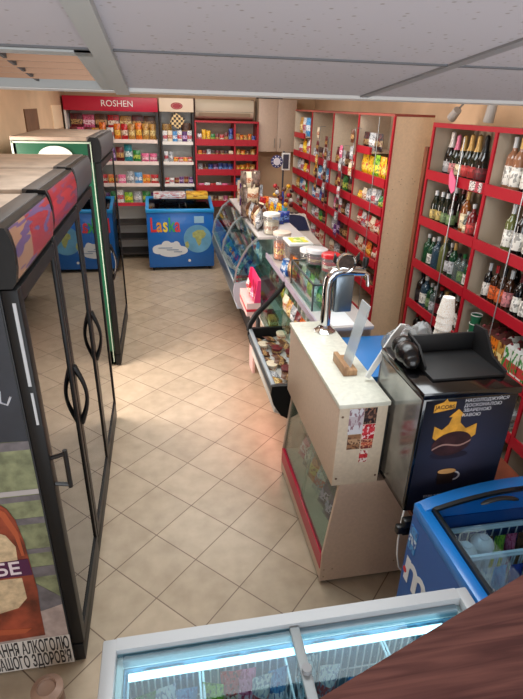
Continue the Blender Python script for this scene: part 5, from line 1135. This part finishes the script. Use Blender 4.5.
for y0, y1 in ((UY1-.05, UY1+.004), (UY0-.004, UY0+.05)):
    B().prism([(UX0, .79)]+arch+[(UX1, .79)], 'y', y0, y1).build('arched_end_rim', blue, t)
for x0, x1 in ((UX0-.004, UX0+.045), (UX1-.045, UX1+.004)): B().box(x0, x1, UY0, UY1, .79, .842, bev=.008).build('side_rim', blue, t)
b = B().box(UX0+.045, UX0+.062, UY0+.05, UY1-.05, .80, .853).box(UX1-.062, UX1-.045, UY0+.05, UY1-.05, .80, .853)
b.sheet([(a, z-.012) for a, z in arch[1:-1]], 'y', UY1-.066, UY1-.049, .012); b.build('gasket', M('gasket black', (16, 20, 26), .4), t)
ar2 = [(a, z-.004) for a, z in arch[1:-1]]
B().sheet(ar2, 'y', UY0+.055, UY1-.055, .004).build('curved_glass_lid', glass('blue freezer lid glass', (222, 238, 244), 1.15), t)
B().tube([(1.135+.16*k/8, UY1-.11, .905+.018*math.sin(PI*k/8)) for k in range(9)], [.004]+[.009]*7+[.004], 8).build('lid_handle', black, t)
for (y0, y1) in ((UY1-.235, UY1-.06),): pass
def ubasket(y0, y1, x0, x1):
    bk = B(); z0, z1 = .45, .735
    for z in (z1, .6, z0): bk.tube([(x0, y0, z), (x1, y0, z), (x1, y1, z), (x0, y1, z), (x0, y0, z)], .0045, 6)
    for k in range(21):
        x = x0+(x1-x0)*k/20; bk.tube([(x, y0, z1), (x, y0, z0), (x, y1, z0), (x, y1, z1)], .0028, 5)
    for k in range(1, 6):
        y = y0+(y1-y0)*k/6; bk.tube([(x0, y, z1), (x0, y, z0), (x1, y, z0), (x1, y, z1)], .0028, 5)
    bk.build('wire_basket', whitew, t); 
ubasket(1.225, 1.355, 1.0, 1.73); ubasket(.95, 1.215, 1.0, 1.73)
for y in (1.358, 1.220): B().box(.99, 1.74, y-.006, y+.006, .725, .75, bev=.003).build('basket_rail', M('rail white', (214, 222, 228), .4), t)
b = B()
for x in (UX0+.06, UX1-.06):
    for y in (UY0+.06, UY1-.06): B().cyl((x, y, 0), (x, y, .05), .025).build('foot', rubber, t)
# emblem on its left side: white m swirl with a red dot
word('side_emblem', 'm', .25, M('emblem white', (226, 232, 238), .4), (UX0-.002, 1.32, .535), '-x', t, .006)
B().cyl((UX0-.004, 1.405, .50), (UX0, 1.405, .50), .014, n=16).build('emblem_dot', lr, t)
B().box(UX0-.003, UX0, 1.365, 1.42, .62, .74).build('side_sticker', packmat('side sticker', (70, 150, 214), (206, 226, 240), (30, 90, 170), .3, .6, 'Z', 4), t)
G = 'ice cream packs in the blue freezer with arched rim'
for i, (x, y) in enumerate(((1.175, 1.302), (1.085, 1.276))):
    tt = thing('ice_cream_tub', (x, y, .66), ('silver white round ice cream tub near the back wall of the blue freezer', 'silver white round ice cream tub, the nearer of two in the blue freezer')[i], 'ice cream tub', G)
    B().lathe([(0, 0), (.036, 0), (.042, .05), (.045, .052), (.04, .066), (.022, .082), (0, .088)], (x, y, .66), 20).build('tub', M('foil white tub', (214, 216, 220), .3, metal=.3, bump=.5, scale=40), tt)
    B().lathe([(0, 0), (.02, 0), (.018, .006), (0, .008)], (x, y, .744), 14).build('lid_print', M('tub lid print', (186, 188, 196), .5), tt)
    B().box(x-.03, x+.03, y-.03, y+.03, .456, .66).build('packs_below', M('tub foil below', (190, 192, 198), .4), tt)
uc = ['brown', 'lime', 'pink', 'brown', 'gold', 'blue', 'light blue', 'silver', 'black', 'blue']
for i, c in enumerate(uc): put('bag', c, (1.225+i*.053, 1.31, .456), PI/2+.1*rd.uniform(-1, 1), f'{c} ice cream pack, {ORD[i]} from left, far basket of the blue arched freezer', G, (.7, .33, 1.2), tilt=.1)
for i, c in enumerate(('cream', 'white', 'light blue', 'blue', 'teal', 'gold', 'yellow', 'light blue', 'white', 'red')): put('bag', c, (1.06+i*.066, 1.16, .456), PI/2+.1*rd.uniform(-1, 1), f'{c} ice cream pack, {ORD[i]} from left, near basket of the blue arched freezer', G, (.8, .4, 1.18), tilt=.15)
for i, c in enumerate(('white', 'brown', 'light blue', 'gold', 'blue', 'white')): put('bag', c, (1.08+i*.11, 1.03, .456), PI/2, f'{c} ice cream pack, {ORD[i]} from left, nearest row of blue arched freezer', G, (.8, .65, 1.15), tilt=.15)
# protos never used in view are dropped
for key, o in PROTO.items():
    if o.location.z < -40: bpy.data.objects.remove(o)
# ------------------------------------------------------------------ light
w = bpy.data.worlds.new('world'); sc.world = w; w.use_nodes = True
w.node_tree.nodes['Background'].inputs[0].default_value = (.86, .93, 1.0, 1); w.node_tree.nodes['Background'].inputs[1].default_value = 1.0
def area(name, loc, rot, sx, sy, p, c):
    l = bpy.data.lights.new(name, 'AREA'); l.shape = 'RECTANGLE'; l.size = sx; l.size_y = sy; l.energy = p; l.color = c
    o = bpy.data.objects.new(name, l); o.location = loc; o.rotation_euler = rot; COL.objects.link(o); return o
for x, y, p in ((.54, 2.3, 42), (.7, 4.9, 34), (.5, 7.0, 40)):
    area('shop_tube_light', (x, y, 2.68), (0, 0, 0), 2.0, .8, p, (1, .95, .9) if y > 3 else (.93, .98, 1))
area('window_daylight', (XL-.02, (GY0+GY1)/2, 1.2), (0, math.radians(-90), 0), 1.6, .7, 62, (1, .84, .75))
# pink fill added to tint the floor, under the noses of the refrigerated counters
area('pink_floor_fill', (.76, 3.3, .36), (0, math.radians(60), 0), .2, 1.0, 3.5, (1, .42, .32))
area('pink_floor_fill', (.76, 5.0, .42), (0, math.radians(60), 0), .2, .9, 1.5, (1, .42, .32))
# daylight coming down the entrance behind the camera
area('entrance_daylight', (.4, -1.55, 1.1), (math.radians(112), 0, 0), 2.4, 1.6, 60, (.95, .97, 1))
vs = sc.view_settings; vs.view_transform = 'Standard'; vs.look = 'None'; vs.gamma = 1; vs.use_curve_mapping = False; vs.exposure = 0.0
sc.cycles.use_denoising = True
sc.cycles.max_bounces = 8; sc.cycles.transparent_max_bounces = 16
